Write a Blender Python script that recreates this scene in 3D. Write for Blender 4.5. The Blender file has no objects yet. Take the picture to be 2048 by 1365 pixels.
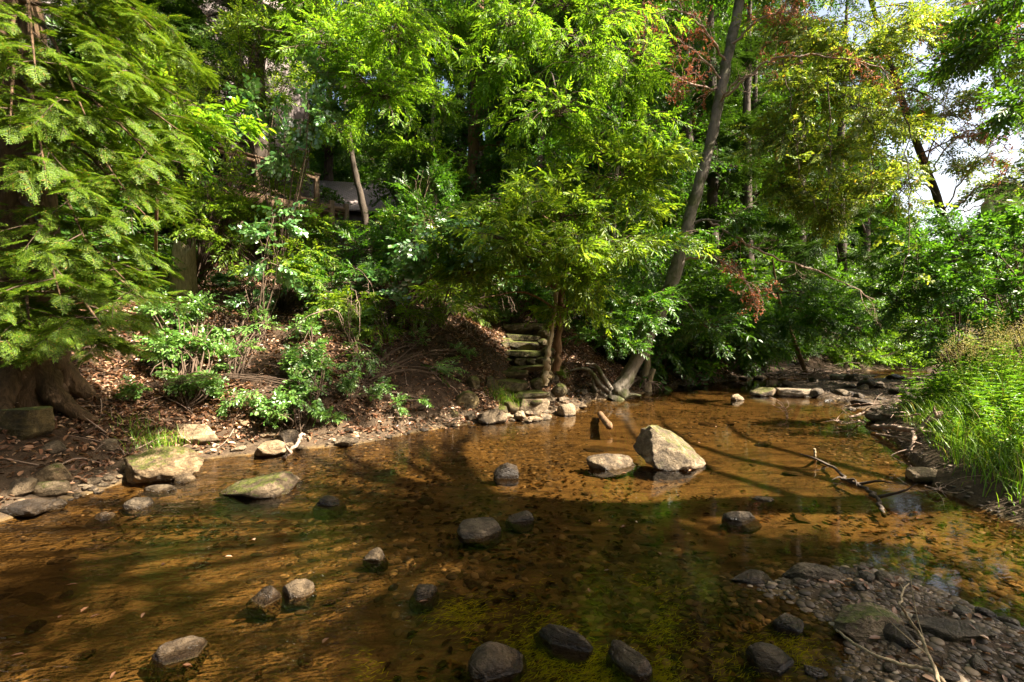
import bpy, math, random
import numpy as np
from mathutils import Vector, noise

# ------------------------------------------------------------------ camera, sky, sun, exposure
scene = bpy.context.scene
COL = scene.collection
CAM_H, FPX, HORIZON = 1.5, 967.0, 660.0          # eye height (m); focal length in photo pixels; horizon row
PITCH = math.atan((682.5 - HORIZON) / FPX)
cam = bpy.data.objects.new("camera", bpy.data.cameras.new("camera"))
COL.objects.link(cam)
cam.data.sensor_width = 36.0
cam.data.lens = FPX / 2048 * 36.0
cam.data.clip_start = 0.05
cam.data.clip_end = 600
cam.location = (0, 0, CAM_H)
cam.rotation_euler = (math.radians(90) - PITCH, 0, 0)
scene.camera = cam

SUN = Vector((0.90, -0.30, 0.98)).normalized()       # towards the sun: right, a little behind the camera
sun_el = math.asin(SUN.z)
world = bpy.data.worlds.new("World")
scene.world = world
world.use_nodes = True
wn, wl = world.node_tree.nodes, world.node_tree.links
sky = wn.new("ShaderNodeTexSky")
sky.sky_type = 'NISHITA'
sky.sun_disc = False
sky.dust_density = 7.0
sky.sun_elevation = sun_el
sky.sun_rotation = math.atan2(SUN.x, SUN.y)
wtc = wn.new("ShaderNodeTexCoord")                     # summer haze: whiter and brighter towards the horizon
wsp = wn.new("ShaderNodeSeparateXYZ")
wl.new(wtc.outputs["Generated"], wsp.inputs[0])
wrp = wn.new("ShaderNodeValToRGB")
wrp.color_ramp.elements[0].position, wrp.color_ramp.elements[0].color = 0.05, (2.6, 2.5, 2.35, 1)
wrp.color_ramp.elements[1].position, wrp.color_ramp.elements[1].color = 0.65, (0.85, 0.85, 0.85, 1)
wl.new(wsp.outputs["Z"], wrp.inputs[0])
wmx = wn.new("ShaderNodeMix")
wmx.data_type, wmx.blend_type = 'RGBA', 'MULTIPLY'
wmx.inputs[0].default_value = 1.0
wl.new(sky.outputs[0], wmx.inputs[6])
wl.new(wrp.outputs[0], wmx.inputs[7])
wl.new(wmx.outputs[2], wn["Background"].inputs[0])
wn["Background"].inputs[1].default_value = 0.05
sun = bpy.data.objects.new("sun", bpy.data.lights.new("sun", 'SUN'))
COL.objects.link(sun)
sun.data.energy = 5.0
sun.data.angle = math.radians(0.5)
sun.data.color = (1.0, 0.90, 0.74)
sun.rotation_euler = (-SUN).to_track_quat('-Z', 'Y').to_euler()
scene.view_settings.view_transform = 'Standard'
scene.view_settings.look = 'None'
scene.view_settings.gamma = 1
scene.view_settings.use_curve_mapping = False
scene.view_settings.exposure = 2.4
cy = scene.cycles
cy.max_bounces = 6
cy.diffuse_bounces = 1
cy.glossy_bounces = 2
cy.transmission_bounces = 3
cy.transparent_max_bounces = 8
cy.caustics_reflective = False
cy.caustics_refractive = False
cy.use_denoising = True

# ------------------------------------------------------------------ helpers
RNG = np.random.default_rng(7)
random.seed(7)


def ray(px, py):
    x, u = (px - 1024) / FPX, (682.5 - py) / FPX
    c, s = math.cos(PITCH), math.sin(PITCH)
    return np.array([x, c + u * s, u * c - s])


def P(px, py, y):                                    # the point seen at a photo pixel, y metres out
    d = ray(px, py)
    return np.array([0, 0, CAM_H]) + d * (y / d[1])


def G(px, py, z=0.0):                                # where that line of sight meets the level z
    d = ray(px, py)
    return np.array([0, 0, CAM_H]) + d * ((z - CAM_H) / d[2])


class MB:
    def __init__(self):
        self.V, self.Q, self.M, self.n = [], [], [], 0

    def add(self, V, Q, m=0):
        V = np.asarray(V, np.float32).reshape(-1, 3)
        Q = np.asarray(Q, np.int32).reshape(-1, 4)
        self.V.append(V)
        self.Q.append(Q + self.n)
        self.M.append(np.full(len(Q), m, np.int32) if np.isscalar(m) else np.asarray(m, np.int32))
        self.n += len(V)

    def mesh(self, name, mats, smooth=False, origin=None):
        V, Q, M = np.concatenate(self.V), np.concatenate(self.Q), np.concatenate(self.M)
        if origin is not None:
            V = V - np.asarray(origin, np.float32)
        me = bpy.data.meshes.new(name)
        me.vertices.add(len(V))
        me.vertices.foreach_set("co", V.ravel())
        me.loops.add(Q.size)
        me.loops.foreach_set("vertex_index", Q.ravel())
        me.polygons.add(len(Q))
        me.polygons.foreach_set("loop_start", np.arange(0, Q.size, 4, dtype=np.int32))
        me.polygons.foreach_set("loop_total", np.full(len(Q), 4, np.int32))
        for m in mats:
            me.materials.append(m)
        me.polygons.foreach_set("material_index", M)
        if smooth:
            me.polygons.foreach_set("use_smooth", np.ones(len(Q), bool))
        me.update(calc_edges=True)
        return me

    def obj(self, name, mats, parent=None, smooth=False, origin=None):
        if not isinstance(mats, (list, tuple)):
            mats = [mats]
        o = bpy.data.objects.new(name, self.mesh(name, mats, smooth, origin))
        COL.objects.link(o)
        if parent is not None:
            o.parent = parent
        elif origin is not None:
            o.location = origin
        return o


def tag(o, label=None, cat=None, group=None, kind=None):
    if label: o["label"] = label
    if cat: o["category"] = cat
    if group: o["group"] = group
    if kind: o["kind"] = kind
    return o


def thing(name, loc, label, cat, group=None, rz=0):
    o = bpy.data.objects.new(name, None)
    COL.objects.link(o)
    o.empty_display_size = 0.2
    o.location = tuple(float(v) for v in loc)
    o.rotation_euler = (0, 0, rz)
    return tag(o, label, cat, group)


def norm(v):
    v = np.asarray(v, float)
    return v / np.maximum(np.linalg.norm(v, axis=-1, keepdims=True), 1e-9)


def spline(pts, n):                                  # Catmull-Rom through the points
    pts = np.asarray(pts, float)
    p = np.vstack([2 * pts[0] - pts[1], pts, 2 * pts[-1] - pts[-2]])
    out = []
    for t in np.linspace(0, len(pts) - 1 - 1e-6, n):
        i, f = int(t), t - int(t)
        a, b, c, d = p[i:i + 4]
        out.append(0.5 * (2 * b + (c - a) * f + (2 * a - 5 * b + 4 * c - d) * f * f + (3 * b - a - 3 * c + d) * f ** 3))
    return np.array(out)


def tube(mb, pts, radii, sides=6, m=0, rough=0.0, rng=None):
    pts = np.asarray(pts, float)
    n = len(pts)
    radii = np.broadcast_to(np.asarray(radii, float), (n,))
    t = norm(np.gradient(pts, axis=0))
    ref = np.array([0.31, 0.95, 0.05]) if abs(t[:, 2]).mean() > 0.6 else np.array([0.05, 0.1, 1.0])
    a = norm(np.cross(t, ref))
    b = np.cross(t, a)
    ang = np.linspace(0, 2 * np.pi, sides, endpoint=False)
    rr = radii[:, None]
    if rough:
        rr = rr * (1 + rough * (rng or RNG).normal(size=(n, sides)))
    else:
        rr = np.repeat(rr, sides, 1)
    V = pts[:, None, :] + (rr * np.cos(ang))[..., None] * a[:, None, :] + (rr * np.sin(ang))[..., None] * b[:, None, :]
    i = np.arange(n - 1)[:, None] * sides
    j = np.arange(sides)[None, :]
    k = (j + 1) % sides
    Q = np.stack([i + j, i + k, i + sides + k, i + sides + j], -1).reshape(-1, 4)
    mb.add(V.reshape(-1, 3), Q, m)


def box(mb, c, s, m=0, rz=0.0):
    c, s = np.asarray(c, float), np.asarray(s, float) / 2
    V = np.array([[x, y, z] for z in (-1, 1) for y in (-1, 1) for x in (-1, 1)], float) * s
    if rz:
        ca, sa = math.cos(rz), math.sin(rz)
        V = np.stack([V[:, 0] * ca - V[:, 1] * sa, V[:, 0] * sa + V[:, 1] * ca, V[:, 2]], 1)
    mb.add(V + c, [(0, 2, 3, 1), (4, 5, 7, 6), (0, 1, 5, 4), (2, 6, 7, 3), (0, 4, 6, 2), (1, 3, 7, 5)], m)


# ------------------------------------------------------------------ materials
def new_mat(name):
    m = bpy.data.materials.new(name)
    m.use_nodes = True
    nt = m.node_tree
    nt.nodes.clear()
    out = nt.nodes.new("ShaderNodeOutputMaterial")
    return m, nt.nodes, nt.links, out


def ramp(n, l, fac, stops):
    r = n.new("ShaderNodeValToRGB")
    while len(r.color_ramp.elements) < len(stops):
        r.color_ramp.elements.new(0.5)
    for e, (p, c) in zip(r.color_ramp.elements, stops):
        e.position = p
        e.color = (*c, 1) if len(c) == 3 else c
    l.new(fac, r.inputs[0])
    return r.outputs[0]


def noise_tex(n, l, vec, scale, detail=5, rough=0.6, dist=0.0):
    t = n.new("ShaderNodeTexNoise")
    t.inputs["Scale"].default_value = scale
    t.inputs["Detail"].default_value = detail
    t.inputs["Roughness"].default_value = rough
    t.inputs["Distortion"].default_value = dist
    if vec is not None:
        l.new(vec, t.inputs["Vector"])
    return t.outputs["Fac"]


def mathn(n, l, op, a, b=None, clamp=False):
    t = n.new("ShaderNodeMath")
    t.operation = op
    t.use_clamp = clamp
    for i, v in enumerate((a, b)):
        if v is None: continue
        if isinstance(v, (int, float)): t.inputs[i].default_value = v
        else: l.new(v, t.inputs[i])
    return t.outputs[0]


def mixc(n, l, fac, a, b, mode='MIX'):
    t = n.new("ShaderNodeMix")
    t.data_type = 'RGBA'
    t.blend_type = mode
    if isinstance(fac, (int, float)): t.inputs[0].default_value = fac
    else: l.new(fac, t.inputs[0])
    for i, v in ((6, a), (7, b)):
        if isinstance(v, tuple): t.inputs[i].default_value = (*v, 1)
        else: l.new(v, t.inputs[i])
    return t.outputs[2]


def bump(n, l, h, strength, dist):
    b = n.new("ShaderNodeBump")
    b.inputs["Strength"].default_value = strength
    b.inputs["Distance"].default_value = dist
    l.new(h, b.inputs["Height"])
    return b.outputs[0]


def leaf_mat(name, stops, trans=0.45, gloss=0.06, rough=0.4, warm=(1.25, 1.2, 0.6)):
    m, n, l, out = new_mat(name)
    geo = n.new("ShaderNodeNewGeometry")
    col = ramp(n, l, geo.outputs["Random Per Island"], stops)
    d = n.new("ShaderNodeBsdfDiffuse")
    l.new(col, d.inputs[0])
    tr = n.new("ShaderNodeBsdfTranslucent")
    l.new(mixc(n, l, 1.0, col, warm, 'MULTIPLY'), tr.inputs[0])
    mx = n.new("ShaderNodeMixShader")
    mx.inputs[0].default_value = trans
    l.new(d.outputs[0], mx.inputs[1])
    l.new(tr.outputs[0], mx.inputs[2])
    if gloss:
        g = n.new("ShaderNodeBsdfGlossy")
        g.inputs["Roughness"].default_value = rough
        m2 = n.new("ShaderNodeMixShader")
        m2.inputs[0].default_value = gloss
        l.new(mx.outputs[0], m2.inputs[1])
        l.new(g.outputs[0], m2.inputs[2])
        mx = m2
    l.new(mx.outputs[0], out.inputs[0])
    return m


def bark_mat(name, c1, c2, scale=6.0, strength=0.6, moss=None, voronoi=False):
    m, n, l, out = new_mat(name)
    tc = n.new("ShaderNodeTexCoord")
    mp = n.new("ShaderNodeMapping")
    mp.inputs["Scale"].default_value = (scale, scale, scale * (0.45 if voronoi else 0.22))
    l.new(tc.outputs["Object"], mp.inputs[0])
    f = noise_tex(n, l, mp.outputs[0], 2.5, 8, 0.7, 0.6)
    h = f
    col = ramp(n, l, f, [(0.3, c1), (0.7, c2)])
    if voronoi:
        v = n.new("ShaderNodeTexVoronoi")
        v.feature = 'DISTANCE_TO_EDGE'
        v.inputs["Scale"].default_value = 1.4
        dm = n.new("ShaderNodeMapping")
        dn = n.new("ShaderNodeTexNoise")
        dn.inputs["Scale"].default_value = 0.9
        dn.inputs["Detail"].default_value = 6
        l.new(mp.outputs[0], dn.inputs["Vector"])
        l.new(mixc(n, l, 1.0, mp.outputs[0], dn.outputs["Color"], 'ADD'), dm.inputs[0])
        l.new(dm.outputs[0], v.inputs["Vector"])
        e = ramp(n, l, v.outputs["Distance"], [(0.0, (0, 0, 0)), (0.10, (1, 1, 1))])
        h = mathn(n, l, 'ADD', e, mathn(n, l, 'MULTIPLY', f, 0.5))
        col = mixc(n, l, e, (c1[0] * .35, c1[1] * .35, c1[2] * .35), col)
    if moss:
        f2 = noise_tex(n, l, tc.outputs["Object"], 2.2, 6, 0.65)
        col = mixc(n, l, ramp(n, l, f2, [(0.48, (0, 0, 0)), (0.62, (1, 1, 1))]), col, moss)
    b = n.new("ShaderNodeBsdfPrincipled")
    b.inputs["Roughness"].default_value = 0.85
    b.inputs["Specular IOR Level"].default_value = 0.25
    l.new(col, b.inputs["Base Color"])
    l.new(bump(n, l, h, strength, 0.03), b.inputs["Normal"])
    l.new(b.outputs[0], out.inputs[0])
    return m


def rock_mat(name, c1, c2, c3, moss=0.0, wet=True, rough=0.7):
    m, n, l, out = new_mat(name)
    tc = n.new("ShaderNodeTexCoord")
    geo = n.new("ShaderNodeNewGeometry")
    oi = n.new("ShaderNodeObjectInfo")
    off = n.new("ShaderNodeVectorMath")
    off.operation = 'ADD'
    l.new(geo.outputs["Position"], off.inputs[0])
    l.new(oi.outputs["Random"], off.inputs[1])
    f = noise_tex(n, l, off.outputs[0], 7, 8, 0.68, 0.3)
    f2 = noise_tex(n, l, off.outputs[0], 38, 5, 0.7)
    col = ramp(n, l, f, [(0.36, c1), (0.5, c2), (0.64, c3)])
    col = mixc(n, l, mathn(n, l, 'MULTIPLY', f2, 0.75), col, (c1[0] * .6, c1[1] * .6, c1[2] * .6))
    tint = ramp(n, l, oi.outputs["Random"], [(0.0, (0.7, 0.64, 0.58)), (0.5, (1, 0.95, 0.88)), (1.0, (1.25, 1.1, 0.9))])
    col = mixc(n, l, 1.0, col, tint, 'MULTIPLY')
    sep = n.new("ShaderNodeSeparateXYZ")
    if moss:
        l.new(geo.outputs["Normal"], sep.inputs[0])
        f3 = noise_tex(n, l, off.outputs[0], 13, 8, 0.8)
        k = mathn(n, l, 'ADD', mathn(n, l, 'MULTIPLY', sep.outputs["Z"], 0.32), f3)
        k = ramp(n, l, k, [(0.86 - 0.3 * moss, (0, 0, 0)), (0.96 - 0.3 * moss, (1, 1, 1))])
        gcol = ramp(n, l, f2, [(0.3, (0.035, 0.045, 0.006)), (0.7, (0.15, 0.16, 0.02))])
        col = mixc(n, l, k, col, gcol)
    b = n.new("ShaderNodeBsdfPrincipled")
    b.inputs["Specular IOR Level"].default_value = 0.4
    b.inputs["Roughness"].default_value = rough
    if wet:
        sp = n.new("ShaderNodeSeparateXYZ")
        l.new(geo.outputs["Position"], sp.inputs[0])
        zz = mathn(n, l, 'ADD', sp.outputs["Z"], mathn(n, l, 'MULTIPLY', f, 0.05))
        w = ramp(n, l, zz, [(0.035, (1, 1, 1)), (0.065, (0, 0, 0))])
        col = mixc(n, l, w, col, mixc(n, l, 1.0, col, (0.42, 0.38, 0.34), 'MULTIPLY'))
        l.new(mathn(n, l, 'SUBTRACT', rough, mathn(n, l, 'MULTIPLY', w, 0.45)), b.inputs["Roughness"])
        under = ramp(n, l, sp.outputs["Z"], [(0.0, (1, 1, 1)), (0.006, (0, 0, 0))])
        col = mixc(n, l, mathn(n, l, 'MULTIPLY', under, 0.8), col, (0.06, 0.042, 0.02))
    l.new(col, b.inputs["Base Color"])
    mpc = n.new("ShaderNodeMapping")                  # tilted bedding cracks
    mpc.inputs["Rotation"].default_value = (0.5, 0.4, 0.3)
    mpc.inputs["Scale"].default_value = (2.5, 2.5, 11)
    l.new(off.outputs[0], mpc.inputs[0])
    fc = noise_tex(n, l, mpc.outputs[0], 1.6, 4, 0.6, 1.0)
    crack = ramp(n, l, fc, [(0.47, (1, 1, 1)), (0.5, (0, 0, 0)), (0.53, (1, 1, 1))])
    h = mathn(n, l, 'ADD', f, mathn(n, l, 'MULTIPLY', f2, 0.4))
    h = mathn(n, l, 'ADD', h, mathn(n, l, 'MULTIPLY', crack, 0.14))
    l.new(bump(n, l, h, 1.0, 0.06), b.inputs["Normal"])
    l.new(b.outputs[0], out.inputs[0])
    return m


def wood_mat(name, c1, c2, axis=(1, 12, 12)):
    m, n, l, out = new_mat(name)
    tc = n.new("ShaderNodeTexCoord")
    mp = n.new("ShaderNodeMapping")
    mp.inputs["Scale"].default_value = axis
    l.new(tc.outputs["Object"], mp.inputs[0])
    f = noise_tex(n, l, mp.outputs[0], 2.0, 8, 0.7)
    b = n.new("ShaderNodeBsdfPrincipled")
    b.inputs["Roughness"].default_value = 0.8
    l.new(ramp(n, l, f, [(0.3, c1), (0.7, c2)]), b.inputs["Base Color"])
    l.new(bump(n, l, f, 0.5, 0.01), b.inputs["Normal"])
    l.new(b.outputs[0], out.inputs[0])
    return m


MAT = {}
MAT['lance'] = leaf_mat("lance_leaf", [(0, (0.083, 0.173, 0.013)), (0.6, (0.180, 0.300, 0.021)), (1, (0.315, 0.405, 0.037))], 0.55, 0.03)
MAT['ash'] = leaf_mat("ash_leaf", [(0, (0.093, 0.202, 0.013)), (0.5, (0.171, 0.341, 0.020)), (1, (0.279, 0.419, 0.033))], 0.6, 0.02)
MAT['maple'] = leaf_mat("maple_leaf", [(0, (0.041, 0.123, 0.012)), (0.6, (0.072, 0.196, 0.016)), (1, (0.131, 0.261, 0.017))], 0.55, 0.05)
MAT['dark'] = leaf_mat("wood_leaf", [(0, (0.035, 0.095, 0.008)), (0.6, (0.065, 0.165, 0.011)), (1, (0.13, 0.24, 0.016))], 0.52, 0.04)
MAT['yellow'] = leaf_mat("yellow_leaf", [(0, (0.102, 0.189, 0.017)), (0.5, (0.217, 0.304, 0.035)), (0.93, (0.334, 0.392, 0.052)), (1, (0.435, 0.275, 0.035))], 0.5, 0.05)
MAT['round'] = leaf_mat("round_leaf", [(0, (0.052, 0.169, 0.034)), (0.6, (0.091, 0.221, 0.049)), (1, (0.169, 0.286, 0.078))], 0.3, 0.16, 0.32)
MAT['ivy'] = leaf_mat("ivy_leaf", [(0, (0.084, 0.210, 0.034)), (0.6, (0.140, 0.294, 0.045)), (1, (0.224, 0.364, 0.078))], 0.4, 0.08)
MAT['hemlock'] = leaf_mat("hemlock_needles", [(0, (0.06, 0.125, 0.010)), (0.55, (0.115, 0.205, 0.014)), (0.96, (0.20, 0.28, 0.025)), (1, (0.34, 0.17, 0.04))], 0.4, 0.02)
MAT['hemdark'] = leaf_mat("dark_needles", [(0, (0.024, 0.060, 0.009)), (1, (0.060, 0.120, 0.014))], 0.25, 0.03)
MAT['brown'] = leaf_mat("dry_leaf", [(0, (0.22, 0.07, 0.028)), (0.6, (0.38, 0.13, 0.05)), (1, (0.5, 0.22, 0.09))], 0.35, 0.03, warm=(1.2, 0.9, 0.7))
MAT['litter'] = leaf_mat("litter_leaf", [(0, (0.05, 0.024, 0.012)), (0.35, (0.15, 0.068, 0.034)), (0.75, (0.34, 0.18, 0.10)), (1, (0.60, 0.40, 0.26))], 0.15, 0.05)
MAT['grass'] = leaf_mat("grass_blade", [(0, (0.06, 0.15, 0.008)), (0.5, (0.14, 0.29, 0.014)), (0.9, (0.25, 0.38, 0.03)), (0.93, (0.34, 0.28, 0.10)), (1, (0.42, 0.33, 0.15))], 0.45, 0.03)
MAT['weed'] = leaf_mat("weed_leaf", [(0, (0.07, 0.18, 0.010)), (0.6, (0.14, 0.29, 0.018)), (1, (0.27, 0.40, 0.04))], 0.5, 0.05)
MAT['seed'] = leaf_mat("seed_head", [(0, (0.20, 0.18, 0.07)), (1, (0.38, 0.33, 0.15))], 0.3, 0.02)
MAT['algae'] = leaf_mat("algae", [(0, (0.22, 0.29, 0.008)), (1, (0.55, 0.56, 0.02))], 0.3, 0.0)
MAT['twig'] = bark_mat("twig_bark", (0.07, 0.045, 0.03), (0.16, 0.11, 0.075), 20)
MAT['deadtwig'] = bark_mat("dead_twig", (0.24, 0.16, 0.115), (0.46, 0.33, 0.25), 20)
MAT['bark_grey'] = bark_mat("grey_bark", (0.08, 0.066, 0.052), (0.26, 0.22, 0.17), 5, 0.8, (0.07, 0.075, 0.025))
MAT['bark_brown'] = bark_mat("brown_bark", (0.09, 0.05, 0.025), (0.26, 0.155, 0.08), 7, 0.7)
MAT['bark_dark'] = bark_mat("dark_bark", (0.035, 0.026, 0.02), (0.10, 0.075, 0.055), 5)
MAT['bark_hemlock'] = bark_mat("hemlock_bark", (0.03, 0.019, 0.011), (0.19, 0.115, 0.06), 7, 1.0)
MAT['snag'] = bark_mat("bleached_wood", (0.22, 0.16, 0.09), (0.52, 0.42, 0.27), 8, 0.7)
MAT['stump'] = bark_mat("stump_wood", (0.13, 0.10, 0.05), (0.46, 0.37, 0.20), 14, 0.9)
MAT['rock'] = rock_mat("stream_rock", (0.05, 0.037, 0.023), (0.13, 0.098, 0.063), (0.29, 0.23, 0.155))
MAT['rockmoss'] = rock_mat("mossy_rock", (0.07, 0.05, 0.03), (0.22, 0.165, 0.10), (0.50, 0.39, 0.26), 0.4)
MAT['stair'] = rock_mat("mossy_slab", (0.045, 0.034, 0.014), (0.11, 0.085, 0.034), (0.25, 0.195, 0.09), 0.6, False)
MAT['rockpale'] = rock_mat("pale_rock", (0.15, 0.115, 0.075), (0.32, 0.255, 0.175), (0.52, 0.43, 0.31))
MAT['rockwet'] = rock_mat("wet_rock", (0.028, 0.020, 0.013), (0.07, 0.050, 0.033), (0.14, 0.105, 0.07), 0, True, 0.4)
MAT['sunken'] = rock_mat("sunken_rock", (0.04, 0.026, 0.012), (0.085, 0.056, 0.026), (0.16, 0.11, 0.05), 0, False, 0.9)
MAT['deckwood'] = wood_mat("deck_wood", (0.14, 0.085, 0.05), (0.30, 0.19, 0.11))
MAT['postwood'] = wood_mat("post_wood", (0.10, 0.065, 0.04), (0.24, 0.155, 0.09), (12, 12, 1))


def ground_material():
    m, n, l, out = new_mat("stream_ground")
    geo = n.new("ShaderNodeNewGeometry")
    sp = n.new("ShaderNodeSeparateXYZ")
    l.new(geo.outputs["Position"], sp.inputs[0])
    pos = geo.outputs["Position"]
    f1 = noise_tex(n, l, pos, 1.1, 6, 0.6)
    f2 = noise_tex(n, l, pos, 9, 8, 0.7, 0.4)
    f3 = noise_tex(n, l, pos, 45, 4, 0.7)
    soil = ramp(n, l, f2, [(0.3, (0.025, 0.016, 0.010)), (0.55, (0.07, 0.043, 0.025)), (0.75, (0.14, 0.085, 0.05))])
    v = n.new("ShaderNodeTexVoronoi")
    v.inputs["Scale"].default_value = 26
    l.new(pos, v.inputs["Vector"])
    peb = mixc(n, l, 0.5, ramp(n, l, v.outputs["Color"], [(0.0, (0.03, 0.022, 0.014)), (1.0, (0.16, 0.115, 0.07))]), soil)
    sand = ramp(n, l, f1, [(0.3, (0.11, 0.071, 0.030)), (0.5, (0.20, 0.132, 0.056)), (0.7, (0.29, 0.195, 0.085))])
    mp = n.new("ShaderNodeMapping")                   # dark leaf and silt streaks lying along the flow
    mp.inputs["Rotation"].default_value = (0, 0, math.radians(-28))
    mp.inputs["Scale"].default_value = (1.2, 4.2, 1)
    l.new(pos, mp.inputs[0])
    f4 = noise_tex(n, l, mp.outputs[0], 2.3, 8, 0.72, 0.8)
    sand = mixc(n, l, ramp(n, l, f4, [(0.46, (0, 0, 0)), (0.60, (0.9, 0.9, 0.9))]), sand, (0.06, 0.038, 0.018))
    sand = mixc(n, l, mathn(n, l, 'MULTIPLY', f3, 0.35), sand, (0.10, 0.06, 0.028))
    wob = n.new("ShaderNodeTexNoise")                 # half-buried slabs: warped cells with dark seams, silted over here and there
    wob.inputs["Scale"].default_value = 2.2
    wob.inputs["Detail"].default_value = 4
    l.new(pos, wob.inputs["Vector"])
    wp = n.new("ShaderNodeVectorMath")
    wp.operation = 'MULTIPLY_ADD'
    l.new(wob.outputs["Color"], wp.inputs[0])
    wp.inputs[1].default_value = (1.3, 1.3, 0.0)
    l.new(mp.outputs[0], wp.inputs[2])
    v2 = n.new("ShaderNodeTexVoronoi")
    v2.inputs["Scale"].default_value = 2.6
    l.new(wp.outputs[0], v2.inputs["Vector"])
    v3 = n.new("ShaderNodeTexVoronoi")
    v3.feature = 'DISTANCE_TO_EDGE'
    v3.inputs["Scale"].default_value = 2.6
    l.new(wp.outputs[0], v3.inputs["Vector"])
    seam = ramp(n, l, v3.outputs["Distance"], [(0.0, (0.5, 0.5, 0.5)), (0.05, (1, 1, 1))])
    slab = mixc(n, l, 1.0, ramp(n, l, v2.outputs["Color"], [(0.2, (0.055, 0.036, 0.016)), (0.8, (0.17, 0.113, 0.05))]), seam, 'MULTIPLY')
    sand = mixc(n, l, ramp(n, l, f1, [(0.46, (0.85, 0.85, 0.85)), (0.62, (0.1, 0.1, 0.1))]), sand, slab)
    zz = mathn(n, l, 'ADD', sp.outputs["Z"], mathn(n, l, 'MULTIPLY', mathn(n, l, 'SUBTRACT', f2, 0.5), 0.08))
    col = mixc(n, l, ramp(n, l, zz, [(0.0, (0, 0, 0)), (0.03, (1, 1, 1))]), sand, peb)
    col = mixc(n, l, ramp(n, l, zz, [(0.14, (0, 0, 0)), (0.3, (1, 1, 1))]), col, soil)
    b = n.new("ShaderNodeBsdfPrincipled")
    b.inputs["Roughness"].default_value = 0.85
    b.inputs["Specular IOR Level"].default_value = 0.2
    l.new(col, b.inputs["Base Color"])
    h = mathn(n, l, 'ADD', f2, mathn(n, l, 'MULTIPLY', f3, 0.4))
    h = mathn(n, l, 'ADD', h, mathn(n, l, 'MULTIPLY', f4, 0.8))
    l.new(bump(n, l, h, 0.8, 0.04), b.inputs["Normal"])
    l.new(b.outputs[0], out.inputs[0])
    return m


def water_material():
    m, n, l, out = new_mat("stream_water")
    geo = n.new("ShaderNodeNewGeometry")
    mp = n.new("ShaderNodeMapping")
    mp.inputs["Rotation"].default_value = (0, 0, math.radians(-30))
    mp.inputs["Scale"].default_value = (1.0, 2.4, 1)
    l.new(geo.outputs["Position"], mp.inputs[0])
    a = noise_tex(n, l, mp.outputs[0], 4.5, 3, 0.55, 0.9)
    c = noise_tex(n, l, mp.outputs[0], 17, 2, 0.5, 0.4)
    big = noise_tex(n, l, geo.outputs["Position"], 0.45, 2, 0.5)
    amp = ramp(n, l, big, [(0.40, (0.25, 0.25, 0.25)), (0.60, (1, 1, 1))])      # calm and rippled patches
    sp = n.new("ShaderNodeSeparateXYZ")
    l.new(geo.outputs["Position"], sp.inputs[0])
    run = ramp(n, l, mathn(n, l, 'MULTIPLY', mathn(n, l, 'ADD', sp.outputs["X"], 4.0), 0.14), [(0.2, (3.0, 3.0, 3.0)), (0.7, (0.4, 0.4, 0.4))])
    h = mathn(n, l, 'ADD', a, mathn(n, l, 'MULTIPLY', c, 0.35))
    h = mathn(n, l, 'MULTIPLY', h, mathn(n, l, 'MULTIPLY', amp, run))
    nb = bump(n, l, h, 0.26, 0.02)
    g = n.new("ShaderNodeBsdfGlossy")
    g.inputs["Roughness"].default_value = 0.015
    l.new(nb, g.inputs["Normal"])
    t = n.new("ShaderNodeBsdfTransparent")
    t.inputs[0].default_value = (0.84, 0.70, 0.47, 1)
    fr = n.new("ShaderNodeFresnel")
    fr.inputs["IOR"].default_value = 1.42
    l.new(nb, fr.inputs["Normal"])
    mx = n.new("ShaderNodeMixShader")
    l.new(fr.outputs[0], mx.inputs[0])
    l.new(t.outputs[0], mx.inputs[1])
    l.new(g.outputs[0], mx.inputs[2])
    l.new(mx.outputs[0], out.inputs[0])
    return m


# ------------------------------------------------------------------ terrain
FAR = np.array([(-40, -9), (-12, 0.2), (-7, 2.2)] + [tuple(G(*q)[:2]) for q in
      [(0, 1045), (110, 1012), (195, 985), (250, 962), (390, 922), (560, 903), (700, 891), (850, 866), (960, 850),
       (1090, 840), (1148, 826), (1182, 802), (1260, 796), (1330, 776), (1450, 765), (1560, 754), (1700, 744), (1800, 738)]] + [(30, 26), (70, 40)])
NEAR = np.array([(70, 30), (30, 19), (14.3, 15.8)] + [tuple(G(*q)[:2]) for q in
      [(1760, 757), (1640, 758), (1560, 770), (1565, 784), (1640, 797), (1690, 806), (1730, 840), (1790, 880), (1830, 930),
       (1880, 980), (2048, 1060), (2300, 1190)]] + [(5.5, 1.0), (5.0, -2.2), (-8, -4), (-40, -16)])
BAR = np.array([tuple(G(*q)[:2]) for q in
      [(1475, 1172), (1560, 1146), (1640, 1138), (1730, 1132), (1860, 1176), (1960, 1220), (2060, 1255), (2350, 1340), (2500, 1700),
       (1760, 1700), (1655, 1420), (1640, 1330), (1660, 1260), (1570, 1205)]])
POLY = np.vstack([FAR, NEAR])


def seg_dist(x, y, line, closed=False):
    best = np.full(np.shape(x), 1e9)
    pts = np.vstack([line, line[:1]]) if closed else line
    for (ax, ay), (bx, by) in zip(pts[:-1], pts[1:]):
        dx, dy = bx - ax, by - ay
        t = np.clip(((x - ax) * dx + (y - ay) * dy) / (dx * dx + dy * dy + 1e-9), 0, 1)
        best = np.minimum(best, np.hypot(x - ax - t * dx, y - ay - t * dy))
    return best


def inside(x, y, poly):
    r = np.zeros(np.shape(x), bool)
    p = np.vstack([poly, poly[:1]])
    for (ax, ay), (bx, by) in zip(p[:-1], p[1:]):
        if ay == by: continue
        c = ((ay > y) != (by > y)) & (x < (bx - ax) * (y - ay) / (by - ay) + ax)
        r ^= c
    return r


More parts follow.
